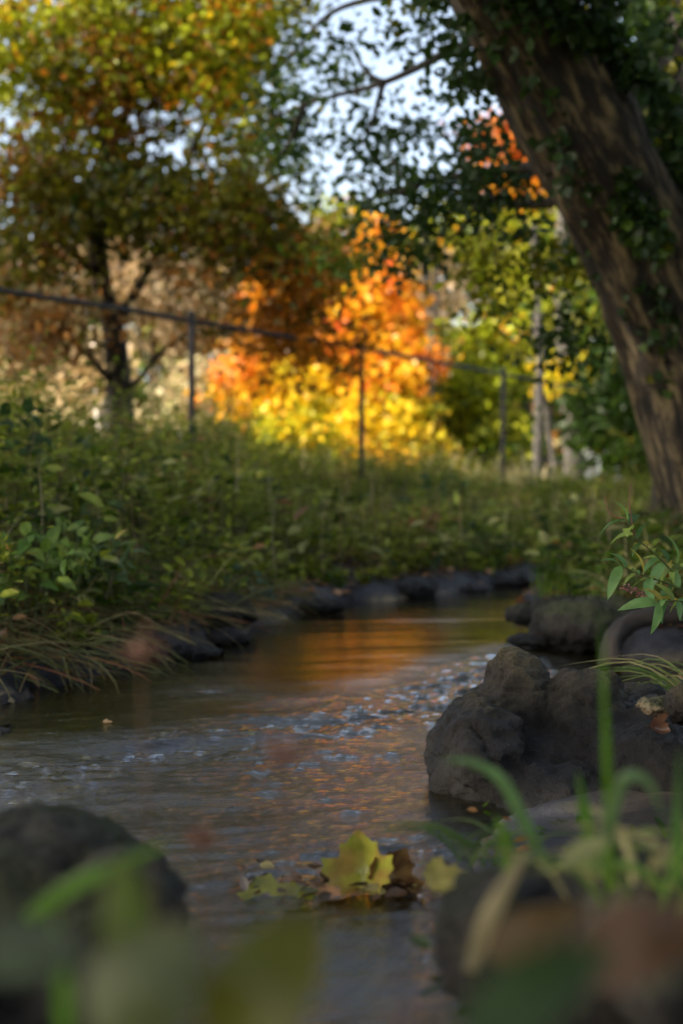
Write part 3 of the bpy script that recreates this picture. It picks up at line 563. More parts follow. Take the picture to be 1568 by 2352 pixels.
pole_tree('dark slim trunk left of the right fence post', [(1010, 1090), (1020, 940), (1005, 780), (1000, 600)], 23, .06, M_barkdk, 6)
bt = G(232, 1050, 17); t = thing('pale_trunk', bt, 'pale sunlit trunk just left of the dark forked tree', 'tree')
grow(t, [bt, P(234, 1000, 17), P(230, 880, 17), P(222, 800, 17), P(214, 740, 17)], [.10, .09, .075, .06, .03], M_birch, 'trunk', 14, 3, .2)
# far woods as one mass
a = Acc()
fw = []
for k in range(36):
    X = -26 + 52 * k / 35; Y = 48 + 8 * rng.random(); hgt = 2.6 + 1.4 * rng.random() + (1.6 if X < -8 else 0) + (3.5 if X > 9 else 0)
    fw.append(((X, Y, hgt), (2.4, 2.2, hgt), 60, ['tan', 'mix', 'brown', 'cream', 'green'][int(rng.random() * 5)]))
o = crown(fw, .8, 16, .42, seed=71).build('distant_woods', M_leaf, smooth=False); tag(o, 'far-off sunlit woods closing the view beyond the fence', 'woods', kind='stuff')

# trees beside and behind the viewpoint, which shade the stream
sh = [(-7.5, 1.5, 6.5, 3.0, 3.2, 3.0), (-9.5, -4.0, 7.0, 3.4, 3.4, 3.4), (-10.5, 5.5, 6.5, 3.2, 2.8, 3.4), (-5.5, -5.5, 5.5, 3.0, 3.0, 2.6), (-14, 1, 8.5, 4, 4, 4), (4.5, -2.5, 6, 3.5, 3, 2.6), (6.2, 5, 4.2, 2.2, 3.0, 3.2)]
for k, (X, Y, Z, a_, b_, c_) in enumerate(sh):
    t = thing('shade_tree', (X, Y, .4), 'leafy green tree beside the viewpoint, outside the picture', 'tree', 'trees outside the picture that shade the stream')
    grow(t, [(X, Y, .2), (X + .2, Y, 2.5), (X, Y + .2, Z)], [.25, .2, .1], M_barkdk, 'trunk', 10, k)
    addcrown(t, crown([((X, Y, Z), (a_, b_, c_), 300, 'green')], .5, 20, .2, seed=80 + k))

# ------------------------------------------------------------------ fence
def fencemat():
    m, ns, ln = newmat('galvanised_steel'); bs = N(ns, 'ShaderNodeBsdfPrincipled'); nz = N(ns, 'ShaderNodeTexNoise'); nz.inputs['Scale'].default_value = 20
    rp = ramp(ns, [(.35, (.04, .036, .036)), (.65, (.08, .072, .07))]); ln.new(nz.outputs[0], rp.inputs[0]); ln.new(rp.outputs[0], bs.inputs['Base Color'])
    bs.inputs['Roughness'].default_value = .8; bs.inputs['Specular IOR Level'].default_value = .1
    out = N(ns, 'ShaderNodeOutputMaterial'); ln.new(bs.outputs[0], out.inputs[0]); return m
M_steel = fencemat()
FK = .82
fp = [(-330, 608, 9.55 * FK), (440, 737, 12.6 * FK), (830, 800, 15.0 * FK), (1155, 860, 18.0 * FK), (1480, 922, 22.6 * FK)]
f0 = P(440, 1060, 12.6 * .82); fn = thing('fence', f0, 'grey metal fence with a sloping top rail on slim posts crossing behind the bank', 'fence')
rail = [P(u, v, d * FK) for u, v, d in [(-330, 600, 9.5), (0, 666, 10.7), (60, 676, 11.0), (285, 710, 11.85), (440, 737, 12.6), (640, 770, 13.6), (830, 800, 15.0), (1155, 860, 18.0), (1480, 922, 22.6)]]
V, Fx, t = tube(rail, [.018] * len(rail), 10, 4); child(Acc().add(V, Fx, tc=t).build('top_rail', M_steel), fn)
for u, v, d in fp:
    p = P(u, v - 4, d); zz = float(gz(np.array([p.x]), np.array([p.y]))[0])
    V, Fx, t = tube([(p.x, p.y, zz - .1), (p.x, p.y, (zz + p.z) / 2), (p.x, p.y, p.z + .02)], [.025, .025, .025], 10, 2); q = child(Acc().add(V, Fx, tc=t).build('post', M_steel), fn)
    V, Fx, t = tube([(p.x, p.y, p.z + .02), (p.x, p.y, p.z + .045), (p.x, p.y, p.z + .06)], [.031, .03, .01], 10, 2); cp = Acc().add(V, Fx, tc=t).build('post_cap', M_steel); cp.parent = q

# ------------------------------------------------------------------ bank vegetation
def onground(n, xr, yr, dmin=.1, dmax=99, dens=None, ymul=1):
    P_ = []
    tot = 0
    while tot < n:
        m = n * 3; yy = yr[0] + (yr[1] - yr[0]) * rng.random(m) ** ymul; xx = xr[0] + (xr[1] - xr[0]) * rng.random(m)
        k = np.abs(xx - .0) < .32 * yy + .7; xx, yy = xx[k], yy[k]
        d = sdist(xx, yy); ok = (d > dmin + .05 * rng.random(len(d))) & (d < dmax); xx, yy = xx[ok], yy[ok]
        if dens is not None: kk = dens(xx, yy) > rng.random(len(xx)); xx, yy = xx[kk], yy[kk]
        P_.append(np.stack([xx, yy, gz(xx, yy)], -1)); tot += len(xx)
        if tot == 0: n = n
    return np.concatenate(P_)[:n]
def weeds(base, hgt, leaves, lsz, pal, a, stem=True, wd=.55, seed=1, spread=.3):
    n = len(base); lean = rng.normal(size=(n, 3)) * .35; lean[:, 2] = 1
    if stem: 
        V, Fs, cc = scatter(T_blade(.25, .02, 3), base, randdir(n) * [1, 1, .1], lean, hgt, pick([((.10, .10, .03), 1), ((.16, .12, .05), 1)], n)); a.add(V, Fs, cc)
    t = .15 + .85 * rng.random((n, leaves)); b = np.repeat(base, leaves, 0); L = np.repeat(lean, leaves, 0); hh = np.repeat(hgt, leaves)
    pos = b + L * (t.ravel() * hh)[:, None]; m = len(pos)
    out = rng.normal(size=(m, 3)); out[:, 2] = .15 + .3 * rng.normal(size=m); out /= np.linalg.norm(out, axis=1)[:, None]
    pos += out * (hh * spread * rng.random(m))[:, None]
    V, Fs, cc = scatter(T_leaf(wd), pos, randdir(m, 1.2), out, lsz * (.5 + .9 * rng.random(m)), pick(PAL[pal] if isinstance(pal, str) else pal, m, pos, 2.3, seed)); a.add(V, Fs, cc)
WEED = [(DG, .7), ((.055, .09, .008), 1.1), ((.13, .16, .014), 1.6), ((.22, .25, .022), 1.4), ((.33, .27, .06), .9), ((.22, .11, .04), .35)]
lb = lambda x, y: (x < 1.25 + (y - 8) * .35) * (1.0 * (sstep(y, 3.3, 4.2)))
a = Acc()
bp_ = onground(7400, (-4.5, 6), (3.4, 16), .07, 9, lambda x, y: ((sdist(x, y) > 0) & ((x < .1 + (y - 5.4) * .4) | (y > 8.6))) * 1.0, 1.0)
dd = sdist(bp_[:, 0], bp_[:, 1]); hg = (.14 + .28 * rng.random(len(bp_))) * (.45 + .55 * sstep(dd, .1, .8)) * (1 + .25 * sstep(bp_[:, 1], 11, 15)) * (1 + .45 * sstep(-bp_[:, 0], .4, 2)) * (1 - .6 * sstep(bp_[:, 0], -.6, -.1) * (1 - sstep(bp_[:, 1], 9.5, 12)))
hg *= .55 + .9 * sstep(vnoise(bp_ * 1.7, 44) + .5 * vnoise(bp_ * 4.5, 45), -.8, .9)
hg *= 1 - .38 * sstep(bp_[:, 0] - .04 * bp_[:, 1], .1, 1.2)
weeds(bp_, hg * 1.12, 22, .042, WEED, a, seed=5)
bq = onground(520, (-3.5, 4), (3.6, 11), .12, 5); weeds(bq, .12 + .26 * rng.random(len(bq)) * (1 - .5 * (bq[:, 0] > -.3)), 9, .085, [((.12, .16, .02), 1), ((.22, .26, .04), 1), ((.3, .3, .10), .6), (DG, .8), ((.25, .13, .05), .4)], a, seed=15, wd=.5)
bq = onground(420, (-3.5, 4), (3.6, 12), .15, 6); hz = randdir(len(bq)); dr = hz * .25; dr[:, 2] = 1
V, Fs, cc = scatter(T_blade(.5, .014, 5), bq, hz, dr, .25 + .3 * rng.random(len(bq)), pick([((.3, .2, .1), 1), ((.4, .33, .18), 1), ((.14, .08, .04), 1)], len(bq))); a.add(V, Fs, cc)
o = a.build('undergrowth', M_leaf, smooth=False); tag(o, 'low leafy green weeds covering the left and far banks', 'undergrowth', kind='stuff')
# right bank weeds
a = Acc(); bp_ = onground(1500, (.7, 4.5), (3.2, 8.2), .12, 4, lambda x, y: (x > .55) * 1.0)
weeds(bp_, .07 + .16 * rng.random(len(bp_)), 14, .036, [(DG, .8), (GR, 1.2), ((.09, .11, .03), 1), (BR, .4)], a, seed=6)
o = a.build('undergrowth', M_leaf, smooth=False); tag(o, 'short weeds on the right bank behind the big boulder', 'undergrowth', kind='stuff')
# grass
def grass(n, xr, yr, dmin, dmax, h0, h1, pal, dens=None, wd=.022, bend=.9):
    a = Acc(); b = onground(n, xr, yr, dmin, dmax, dens); hz = rng.normal(size=(n, 3)); hz[:, 2] = 0; hz /= np.linalg.norm(hz, axis=1)[:, None]
    dr = hz * .45; dr[:, 2] = 1; V, Fs, cc = scatter(T_blade(bend, wd, 5), b, hz * 1.0, dr, h0 + (h1 - h0) * rng.random(n), pick(pal, n, b, 2, 4)); a.add(V, Fs, cc); return a
GP = [((.10, .19, .01), 1), ((.17, .28, .015), 1.4), ((.24, .30, .03), .8), ((.3, .24, .07), .3)]
o = grass(9000, (.6, 4), (4.9, 10), .06, 2.4, .05, .15, GP, lambda x, y: (x > .5) * 1.0).build('grass', M_leaf, smooth=False); tag(o, 'soft green grass on the right bank at the stream bend', 'grass', kind='stuff')
o = grass(9000, (-4, 5), (3.5, 12), .1, 5, .12, .4, [((.07, .08, .02), 1), ((.12, .12, .03), 1), ((.26, .2, .09), .6)], None, .016, 1.3).build('grass', M_leaf, smooth=False); tag(o, 'long drooping grass mixed into the weeds of the left bank', 'grass', kind='stuff')
# dry tall field grass beyond the fence
a = Acc(); n = 9000; yy = 14 + 16 * rng.random(n); xx = (rng.random(n) ** 1.7 * 1.55 - 1) * (.3 * yy); b = np.stack([xx, yy, gz(xx, yy)], -1); hz = randdir(n) * [1, 1, 0]; dr = hz * .35; dr[:, 2] = 1
V, Fs, cc = scatter(T_blade(.7, .03, 4), b, hz + 1e-4, dr, (.2 + .35 * rng.random(n)) * (1 + .6 * (xx < -2)) * (.5 + .9 * sstep(vnoise(b * .8, 9), -.5, .5)), pick([(TN, 1.2), (CR, .8), (OL, 1), ((.2, .2, .05), 1)], n, b, .6, 4)); a.add(V, Fs, cc)
o = a.build('field_grass', M_leaf, smooth=False); tag(o, 'tall dry tan grass in the sunlit field beyond the fence', 'grass', kind='stuff')
# leaf litter + sagging straw on the left mud
a = Acc(); b = onground(1900, (-3, 3), (3.3, 9), .01, .5); b[:, 2] += .008; n = len(b)
V, Fs, cc = scatter(T_leaf(.8), b, randdir(n, 2.5), randdir(n) * [1, 1, .3], .025 + .04 * rng.random(n), pick([(BR, 1), ((.28, .13, .05), 1.2), ((.35, .2, .1), .8), ((.10, .05, .03), 1)], n)); a.add(V, Fs, cc)
o = a.build('leaf_litter', M_wet, smooth=False); tag(o, 'brown fallen leaves scattered on the muddy banks', 'fallen leaves', kind='stuff')
a = Acc(); n = 2200; b = onground(n, (-2.2, .2), (3.4, 6.0), .02, .45, lambda x, y: (x < 0) * 1.0); b[:, 2] += .06 * rng.random(n)
dr = rng.normal(size=(n, 3)) * [1, .7, .15]; dr[:, 0] += .2; V, Fs, cc = scatter(T_blade(.5, .016, 5), b, randdir(n, 1.5), dr, .15 + .3 * rng.random(n), pick([((.2, .17, .06), 1), ((.3, .22, .10), .8), ((.12, .13, .04), 1), ((.3, .12, .05), .35)], n)); a.add(V, Fs, cc)
o = a.build('straw', M_leaf, smooth=False); tag(o, 'matted straw and dead stems drooping over the left waterline', 'dead grass', kind='stuff')

def plant(name, label, base, stems, lsz, col, wd=.5, pairs=5, seed=0, cat='plant', group=None, mat=None, sr=.003, droop=.2):
    """leafy plant: each stem is a list of points; leaves alternate along it"""
    t = thing(name, base, label, cat, group); r = np.random.default_rng(seed)
    sa = Acc(); la = Acc()
    for st in stems:
        V, Fx, tt = tube(st, np.linspace(sr, sr * .4, len(st)), 6, 5); sa.add(V, Fx, (.10, .12, .04))
        st = np.array([list(p) for p in st]); L = np.linspace(.25, 1, pairs * 2); pp = []; dd_ = []
        for j, f in enumerate(L):
            k = min(int(f * (len(st) - 1)), len(st) - 2); g_ = f * (len(st) - 1) - k; q = st[k] * (1 - g_) + st[k + 1] * g_
            ax = st[k + 1] - st[k]; ax /= np.linalg.norm(ax); an = j * 2.4 + r.random(); sd_ = np.cross(ax, [0, 0, 1]); sd_ = sd_ / (np.linalg.norm(sd_) + 1e-6); o2 = np.cross(ax, sd_)
            dv = sd_ * math.cos(an) + o2 * math.sin(an) * .8 + ax * .35; dv[2] -= droop; pp.append(q); dd_.append(dv)
        pp.append(st[-1]); dd_.append(st[-1] - st[-2])
        pp = np.array(pp); dd_ = np.array(dd_); m = len(pp); nn = r.normal(size=(m, 3)) * .35 + [0, -.35, 1]
        cs = np.array(col)[r.integers(0, len(col), m)] * (1 + .2 * r.normal(size=(m, 1)))
        V, Fs, cc = scatter(T_leaf2(wd), pp, nn, dd_, lsz * (.6 + .6 * r.random(m)), np.clip(cs, .01, .9)); la.add(V, Fs, cc)
    child(sa.build('stem', mat or M_leaf), t); child(la.build('leaves', mat or M_leaf, smooth=True), t); return t
def T_leaf2(wd=.5, n=7):
    V = []; Fx = []
    for i in range(n + 1):
        t_ = i / n; wv = wd * .5 * math.sin(math.pi * min(1, t_ ** .75 * .96 + .03)) ** .8 * (1 if t_ < .98 else .1); z = .10 * math.sin(t_ * 3.1) - .16 * t_ * t_
        V += [[-wv, t_, z + wv * .35], [0, t_, z], [wv, t_, z + wv * .35]]
        if i: k = 3 * i; Fx += [[k - 3, k - 2, k + 1, k], [k - 2, k - 1, k + 2, k + 1]]
    return np.array(V), [np.array(Fx)]
GA = [(.14, .22, .03), (.10, .18, .03), (.18, .25, .05)]
GB = [(.03, .06, .015), (.04, .08, .02)]
# tall weeds at the left frame edge
def fan(u, v0, v1, d, n, sp, seed):
    r = np.random.default_rng(seed); out = []
    for k in range(n):
        du = (k - (n - 1) / 2) * sp + r.normal() * sp * .3; vt = v1 + abs(du) * .5 + r.random() * 30
        b_ = G(u + du * .3, v0, d); out.append([b_, P(u + du * .5, v0 * .55 + vt * .45, d + r.normal() * .05), P(u + du * .8, v0 * .25 + vt * .75, d + r.normal() * .08), P(u + du, vt, d + r.normal() * .12)])
    return out
PL = [('leafy_weed', 'tall broad-leaved weed rising above the bank at the left frame edge', 60, 1250, 930, 5.2, 3, 45, .075, GB, .6),
      ('leafy_weed', 'bright green broad-leaved weed at the left frame edge over the straw', 60, 1420, 1215, 3.9, 5, 50, .06, GA, .55),
      ('leafy_weed', 'bright green weed with drooping oval leaves, right of the leftmost bright one', 150, 1400, 1190, 4.1, 4, 42, .06, GA, .55),
      ('leafy_weed', 'pale green weed with long narrow leaves over the left slope', 240, 1380, 1235, 4.4, 4, 40, .07, [(.10, .15, .05), (.14, .19, .07)], .3),
      ('leafy_weed', 'tall dark weed on the bank in front of the forked tree', 250, 1180, 985, 7.6, 5, 40, .07, GB, .5),
      ('leafy_weed', 'dark weed standing left of the forked tree foot', 150, 1180, 1000, 6.6, 4, 48, .08, [(.05, .08, .03)], .55),
      ('leafy_weed', 'dark green weed to the right of the forked tree foot', 400, 1190, 1030, 8.0, 5, 45, .075, GB, .5),
      ('leafy_weed', 'dark weed against the yellow leaves in the middle', 560, 1190, 1050, 8.6, 4, 45, .07, [(.04, .06, .02)], .5),
      ('leafy_weed', 'small dark weed against the glowing maple foot', 1000, 1180, 1075, 9.5, 4, 40, .07, GB, .5),
      ('leafy_weed', 'blue-green leafy weed low on the bank above the dark earth hollow', 560, 1390, 1290, 5.4, 5, 35, .045, [(.07, .12, .07), (.05, .09, .05)], .55)]
for k, (nm, lb_, u, v0, v1, d, n, sp, ls, cl, wd) in enumerate(PL):
    plant(nm, lb_, G(u, v0, d), fan(u, v0, v1, d, n, sp, k), ls, cl, wd, 5, k, 'weed', sr=.004)
# reddish / dead stems on left slope
for k, (u, v, d, lb_) in enumerate([(330, 1430, 4.3, 'long pale straw stem arching over the left waterline'), (640, 1440, 4.9, 'pale stem lying out over the water above the dark hollow')]):
    pts_ = [P(u - 190, v - 15, d + .1), P(u - 80, v + 8, d), P(u + 30, v + 14, d - .05), P(u + 120, v + 50, d - .1)] if k == 0 else [P(u - 230, v + 45, d), P(u - 200, v + 5, d), P(u - 110, v, d), P(u - 70, v + 4, d)]
    V, Fx, tt = tube(pts_, [.005, .006, .005, .002], 6, 8); o = Acc().add(V, Fx, (.28, .24, .10)).build('straw_stem', M_leaf, loc=pts_[0]); tag(o, lb_, 'stem')
# knotweed-like plant entering from the right
st = [[P(1640, 1420, 2.75), P(1560, 1330, 2.72), P(1500, 1270, 2.7), P(1460, 1235, 2.7), P(1440, 1195, 2.7)],
      [P(1650, 1440, 2.7), P(1590, 1370, 2.66), P(1530, 1340, 2.64), P(1470, 1320, 2.62), P(1425, 1300, 2.6)],
      [P(1660, 1400, 2.8), P(1600, 1340, 2.8), P(1560, 1300, 2.8), P(1525, 1290, 2.8)],
      [P(1640, 1460, 2.6), P(1600, 1400, 2.55), P(1555, 1380, 2.5), P(1510, 1385, 2.5)]]
kp = plant('flowering_weed', 'green narrow-leaved weed with a pink flower spike hanging in from the right edge', P(1660, 1440, 2.75), st, .062, [(.13, .24, .06), (.10, .20, .06), (.20, .27, .05), (.28, .24, .04)], .30, 6, 3, 'weed', sr=.0022, droop=.25)
a = Acc(); pp = np.array([list(P(1428 + 62 * f + rng.normal() * 3, 1346 + 24 * f + rng.normal() * 3.5, 2.6)) for f in rng.random(70)])
V, Fs, cc = scatter(T_leaf(.8), pp, randdir(70), randdir(70), np.full(70, .0055), pick([((.45, .16, .17), 1), ((.3, .12, .12), 1), ((.5, .28, .25), .6)], 70)); a.add(V, Fs, cc)
V, Fx, tt = tube([P(1428, 1346, 2.6), P(1460, 1358, 2.6), P(1500, 1376, 2.6), P(1560, 1400, 2.65)], [.0012] * 4, 5, 5); a.add(V, Fx, (.2, .15, .06)); child(a.build('flower_spike', M_leaf), kp)
ts = [[P(1440, 1195, 2.7), P(1400, 1180, 2.7), P(1388, 1140, 2.72)], [P(1455, 1230, 2.7), P(1445, 1160, 2.7), P(1448, 1108, 2.7)]]
a = Acc()
for s_ in ts: V, Fx, tt = tube(s_, [.0016, .0012, .0007], 5, 6); a.add(V, Fx, (.22, .09, .05))
child(a.build('tendril', M_leaf), kp)

# ------------------------------------------------------------------ grass tufts and blades
def blade(pts, wd, col, a, n=14):
    pts = np.array([list(p) for p in pts]); k = len(pts); ext = np.vstack([2 * pts[0] - pts[1], pts, 2 * pts[-1] - pts[-2]]); Q = []
    for s_ in np.linspace(0, k - 1 - 1e-6, n):
        i = int(s_); t_ = s_ - i; p0, p1, p2, p3 = ext[i], ext[i + 1], ext[i + 2], ext[i + 3]
        Q.append(.5 * (2 * p1 + (-p0 + p2) * t_ + (2 * p0 - 5 * p1 + 4 * p2 - p3) * t_ ** 2 + (-p0 + 3 * p1 - 3 * p2 + p3) * t_ ** 3))
    Q = np.array(Q); T_ = np.gradient(Q, axis=0); T_ /= np.linalg.norm(T_, axis=1)[:, None]
    vw = Q - np.array([0.05, 0, CH]); S = np.cross(T_, vw); S /= np.linalg.norm(S, axis=1)[:, None]; Nn = np.cross(T_, S)
    wv = wd * .5 * np.clip(1.15 - np.linspace(0, 1, n) ** 2.2 * 1.12, .03, 1) * (.6 + .4 * sstep(np.linspace(0, 1, n), 0, .2))
    V = np.concatenate([Q - S * wv[:, None], Q + Nn * wv[:, None] * .3, Q + S * wv[:, None]]); i = np.arange(n - 1)
    a.add(V, np.concatenate([np.stack([i, i + 1, i + 1 + n, i + n], -1), np.stack([i + n, i + n + 1, i + 1 + 2 * n, i + 2 * n], -1)]), col)
def bladeobj(name, label, pts, wd, col, cat='grass blade', group=None):
    t = thing(name, pts[0], label, cat, group); a = Acc(); blade(pts, wd, col, a); child(a.build('blade', M_leaf), t); return t
gb = (.08, .17, .008)
bl = [('tall upright green blade crossing in front of the big boulder', [P(1400, 2050, .95), P(1396, 1850, .93), P(1388, 1640, .92), P(1378, 1400, .92)], .0058, gb),
      ('arched pale green blade curving over to the right of the tall upright one', [P(1395, 2020, .95), P(1400, 1880, .93), P(1435, 1785, .92), P(1490, 1800, .92), P(1525, 1890, .92)], .009, (.09, .15, .05)),
      ('green blade bending left across the foot of the big boulder', [P(1255, 1990, 1.02), P(1200, 1880, 1.02), P(1150, 1790, 1.02), P(1080, 1750, 1.02), P(1010, 1745, 1.02)], .009, (.10, .18, .05)),
      ('short green blade in front of the dark foot of the boulder', [P(1170, 2010, 1.0), P(1160, 1930, 1.0), P(1135, 1870, 1.0)], .011, (.09, .17, .015)),
      ('upright green blade left of the tall upright one', [P(1370, 2010, 1.0), P(1345, 1880, 1.0), P(1325, 1770, 1.0)], .010, (.05, .12, .008)),
      ('thin dull green blade at the right frame edge by the foreground', [P(1560, 2060, .95), P(1555, 1900, .95), P(1560, 1720, .95)], .008, (.06, .13, .02)),
      ('green blade drooping across the dark rock at lower left', [P(60, 2110, .70), P(160, 2040, .70), P(280, 1985, .70), P(390, 1935, .70)], .009, (.09, .18, .012)),
      ('pale tan dead stalk leaning in the right foreground', [P(1080, 2230, .80), P(1120, 2110, .80), P(1175, 2010, .80), P(1215, 1935, .80)], .011, (.24, .19, .09)),
      ('thin green upright blade at lower left before the dark water', [P(150, 2400, .55), P(145, 2230, .55), P(120, 2080, .56)], .006, (.12, .24, .02))]
for lb_, pt, wd, cl in bl: bladeobj('grass_plant' if 'stalk' not in lb_ else 'dead_stalk', lb_, pt, wd, cl, 'grass' if 'stalk' not in lb_ else 'stalk')
# tuft at the right edge beyond the boulder and low tufts at its foot
def tuft(label, u, v, d, n, L, spread, pal, seed, wd=.0035):
    r = np.random.default_rng(seed); a = Acc(); b0 = P(u, v, d)
    for k in range(n):
        an = r.random() * 6.28; l_ = L * (.5 + .6 * r.random()); o1 = Vector((math.cos(an) * spread[0], math.sin(an) * .5 * spread[0], 0)) + Vector((spread[1], 0, 0))
        p0 = b0 + Vector((r.normal() * .02, r.normal() * .02, 0)); hgt = Vector((0, 0, l_ * .8))
        blade([p0, p0 + o1 * l_ * .3 + hgt * .55, p0 + o1 * l_ * .8 + hgt * .85, p0 + o1 * l_ * 1.5 + hgt * (.55 + .3 * r.random())], wd * (.6 + .7 * r.random()), np.array(pal[r.integers(0, len(pal))]) * (.8 + .4 * r.random()), a, 9)
    o = a.build('grass_tuft', M_leaf, loc=b0); return tag(o, label, 'grass tuft')
GT = [(.10, .17, .03), (.16, .2, .05), (.07, .12, .02), (.25, .22, .09)]
tuft('arching grass tuft at the right edge behind the big boulder', 1620, 1650, 2.9, 40, .17, (.7, -.45), GT, 3)
tuft('dark fine grass tuft at the foot of the boulder above the pool', 1130, 1990, 1.45, 20, .06, (1.1, -.1), [(.05, .09, .015), (.08, .12, .02)], 4, .003)
tuft('grass tuft below the arched pale blade in the right foreground', 1430, 2060, 1.0, 14, .06, (1.0, 0), GT, 5, .005)
tuft('grass tuft at the right frame edge over the foreground rock', 1560, 2080, .95, 16, .07, (1.0, -.1), GT, 6, .005)
tuft('grass tuft on the right bank above the grey flat-topped rock', 1420, 1400, 4.9, 40, .18, (.8, 0), GT, 7, .005)

# ------------------------------------------------------------------ fallen leaves
ML = [(0, -.04), (.12, -.02), (.32, -.06), (.34, .08), (.52, .12), (.48, .22), (.60, .34), (.56, .44), (.60, .56), (.44, .55), (.34, .56), (.32, .66), (.31, .78), (.22, .78), (.13, .88), (0, 1.0)]
def maple(name, label, c, size, nrm, dr, col, curl=.25, fold=.1, col2=None, cat='leaf', mat=None, seed=0):
    half = ML; out = half + [(-x_, y_) for x_, y_ in half[-2:0:-1]]
    out = np.array(out); ctr = np.array([0, .38]); V = []; rings = [0.0, .33, .66, 1.0]; n = len(out)
    V.append([0, .30])
    for r_ in rings[1:]: V += list(ctr + (out - ctr) * r_ * (1 if r_ == 1 else .95) )
    V = np.array(V); Fx3 = [[0, 1 + i, 1 + (i + 1) % n] for i in range(n)]; Fx4 = []
    for k in range(2):
        for i in range(n): Fx4.append([1 + k * n + i, 1 + (k + 1) * n + i, 1 + (k + 1) * n + (i + 1) % n, 1 + k * n + (i + 1) % n])
    r2 = ((V - ctr) ** 2).sum(1); z = curl * r2 + fold * np.abs(V[:, 0]) + .03 * vnoise(np.stack([V[:, 0] * 4, V[:, 1] * 4, V[:, 0] * 0 + seed], -1), seed)
    V3 = np.stack([V[:, 0], V[:, 1], z], -1) * size
    y_ = Vector(dr).normalized(); x_ = y_.cross(Vector(nrm)).normalized(); z_ = x_.cross(y_)
    Rm = np.array([list(x_), list(y_), list(z_)]); Vw = V3 @ Rm + np.array(list(c))
    cc = np.tile(np.array(col, float), (len(Vw), 1)); 
    if col2 is not None:
        k = sstep(vnoise(np.stack([V[:, 0] * 5, V[:, 1] * 5, V[:, 0] * 0 + 3], -1), seed + 2), -.1, .4)[:, None]; cc = cc * (1 - k) + np.array(col2) * k
    # veins slightly paler
    cc[0] *= 1.3
    t = thing(name, c, label, cat); bladeo = child(mesh('blade', Vw, [np.array(Fx3), np.array(Fx4)], mat or M_wet, None, cc), t)
    st_ = [Vw[0], Vector(c) - y_ * size * .12, Vector(c) - y_ * size * .45 + z_ * size * .06]
    V_, F_, tt = tube(st_, [size * .012, size * .014, size * .01], 6, 4); child(Acc().add(V_, F_, tuple(np.array(col) * .8)).build('stalk', M_wet), t)
    return t
maple('fallen_leaf', 'yellow-green maple leaf standing up at the water edge, left of the curled brown one', P(835, 2045, 1.78), .075, (-.15, -1, .25), (-.05, .25, 1), (.32, .31, .04), 1.0, .5, (.34, .22, .05), seed=1)
maple('fallen_leaf', 'curled brown maple leaf leaning against the standing yellow-green one', P(876, 2045, 1.80), .062, (.35, -.9, .5), (.45, .2, .9), (.12, .05, .02), 1.1, .5, (.26, .15, .05), seed=2)
maple('fallen_leaf', 'olive-yellow maple leaf lying flat on the water, left of the standing one', P(575, 2088, 1.74), .095, (0, -.12, 1), (1, .5, .10), (.19, .18, .008), .15, .15, (.14, .14, .01), seed=3)
maple('fallen_leaf', 'small orange-brown leaf on the water between the flat olive leaf and the standing one', P(735, 2070, 1.75), .045, (0, -.1, 1), (1, .3, .1), (.40, .20, .07), .3, .2, seed=4)
maple('fallen_leaf', 'yellowed leaf edge on the right shore beside the curled brown leaf', P(985, 2035, 1.45), .045, (0, -.5, 1), (1, .3, .2), (.30, .24, .05), .3, .2, seed=5)
maple('curled_leaf', 'curled reddish brown leaf on the right slope of the big boulder', P(1490, 1668, 2.3), .032, (-.2, -.8, .6), (.9, -.1, -.4), (.13, .065, .035), 1.4, .8, (.12, .05, .03), seed=6)
maple('floating_leaf', 'tiny tan leaf floating near the left bank', W(238, 1660), .02, (0, -.2, 1), (1, .3, 0), (.45, .28, .12), .2, .2, seed=7)
a = Acc(); n = 70; b = np.stack([-.16 + .36 * rng.random(n), 1.70 + .16 * rng.random(n), .006 + .012 * rng.random(n)], -1)
V, Fs, cc = scatter(T_leaf(.7), b, randdir(n, 1.6), randdir(n) * [1, 1, .35], .012 + .022 * rng.random(n), pick([((.10, .05, .02), 1), ((.18, .09, .03), .8), ((.05, .03, .015), 1), ((.25, .2, .05), .3)], n)); a.add(V, Fs, cc)
o = a.build('leaf_litter', M_wet, smooth=False); tag(o, 'dark wet leaf debris caught around the standing maple leaf', 'fallen leaves', kind='stuff')
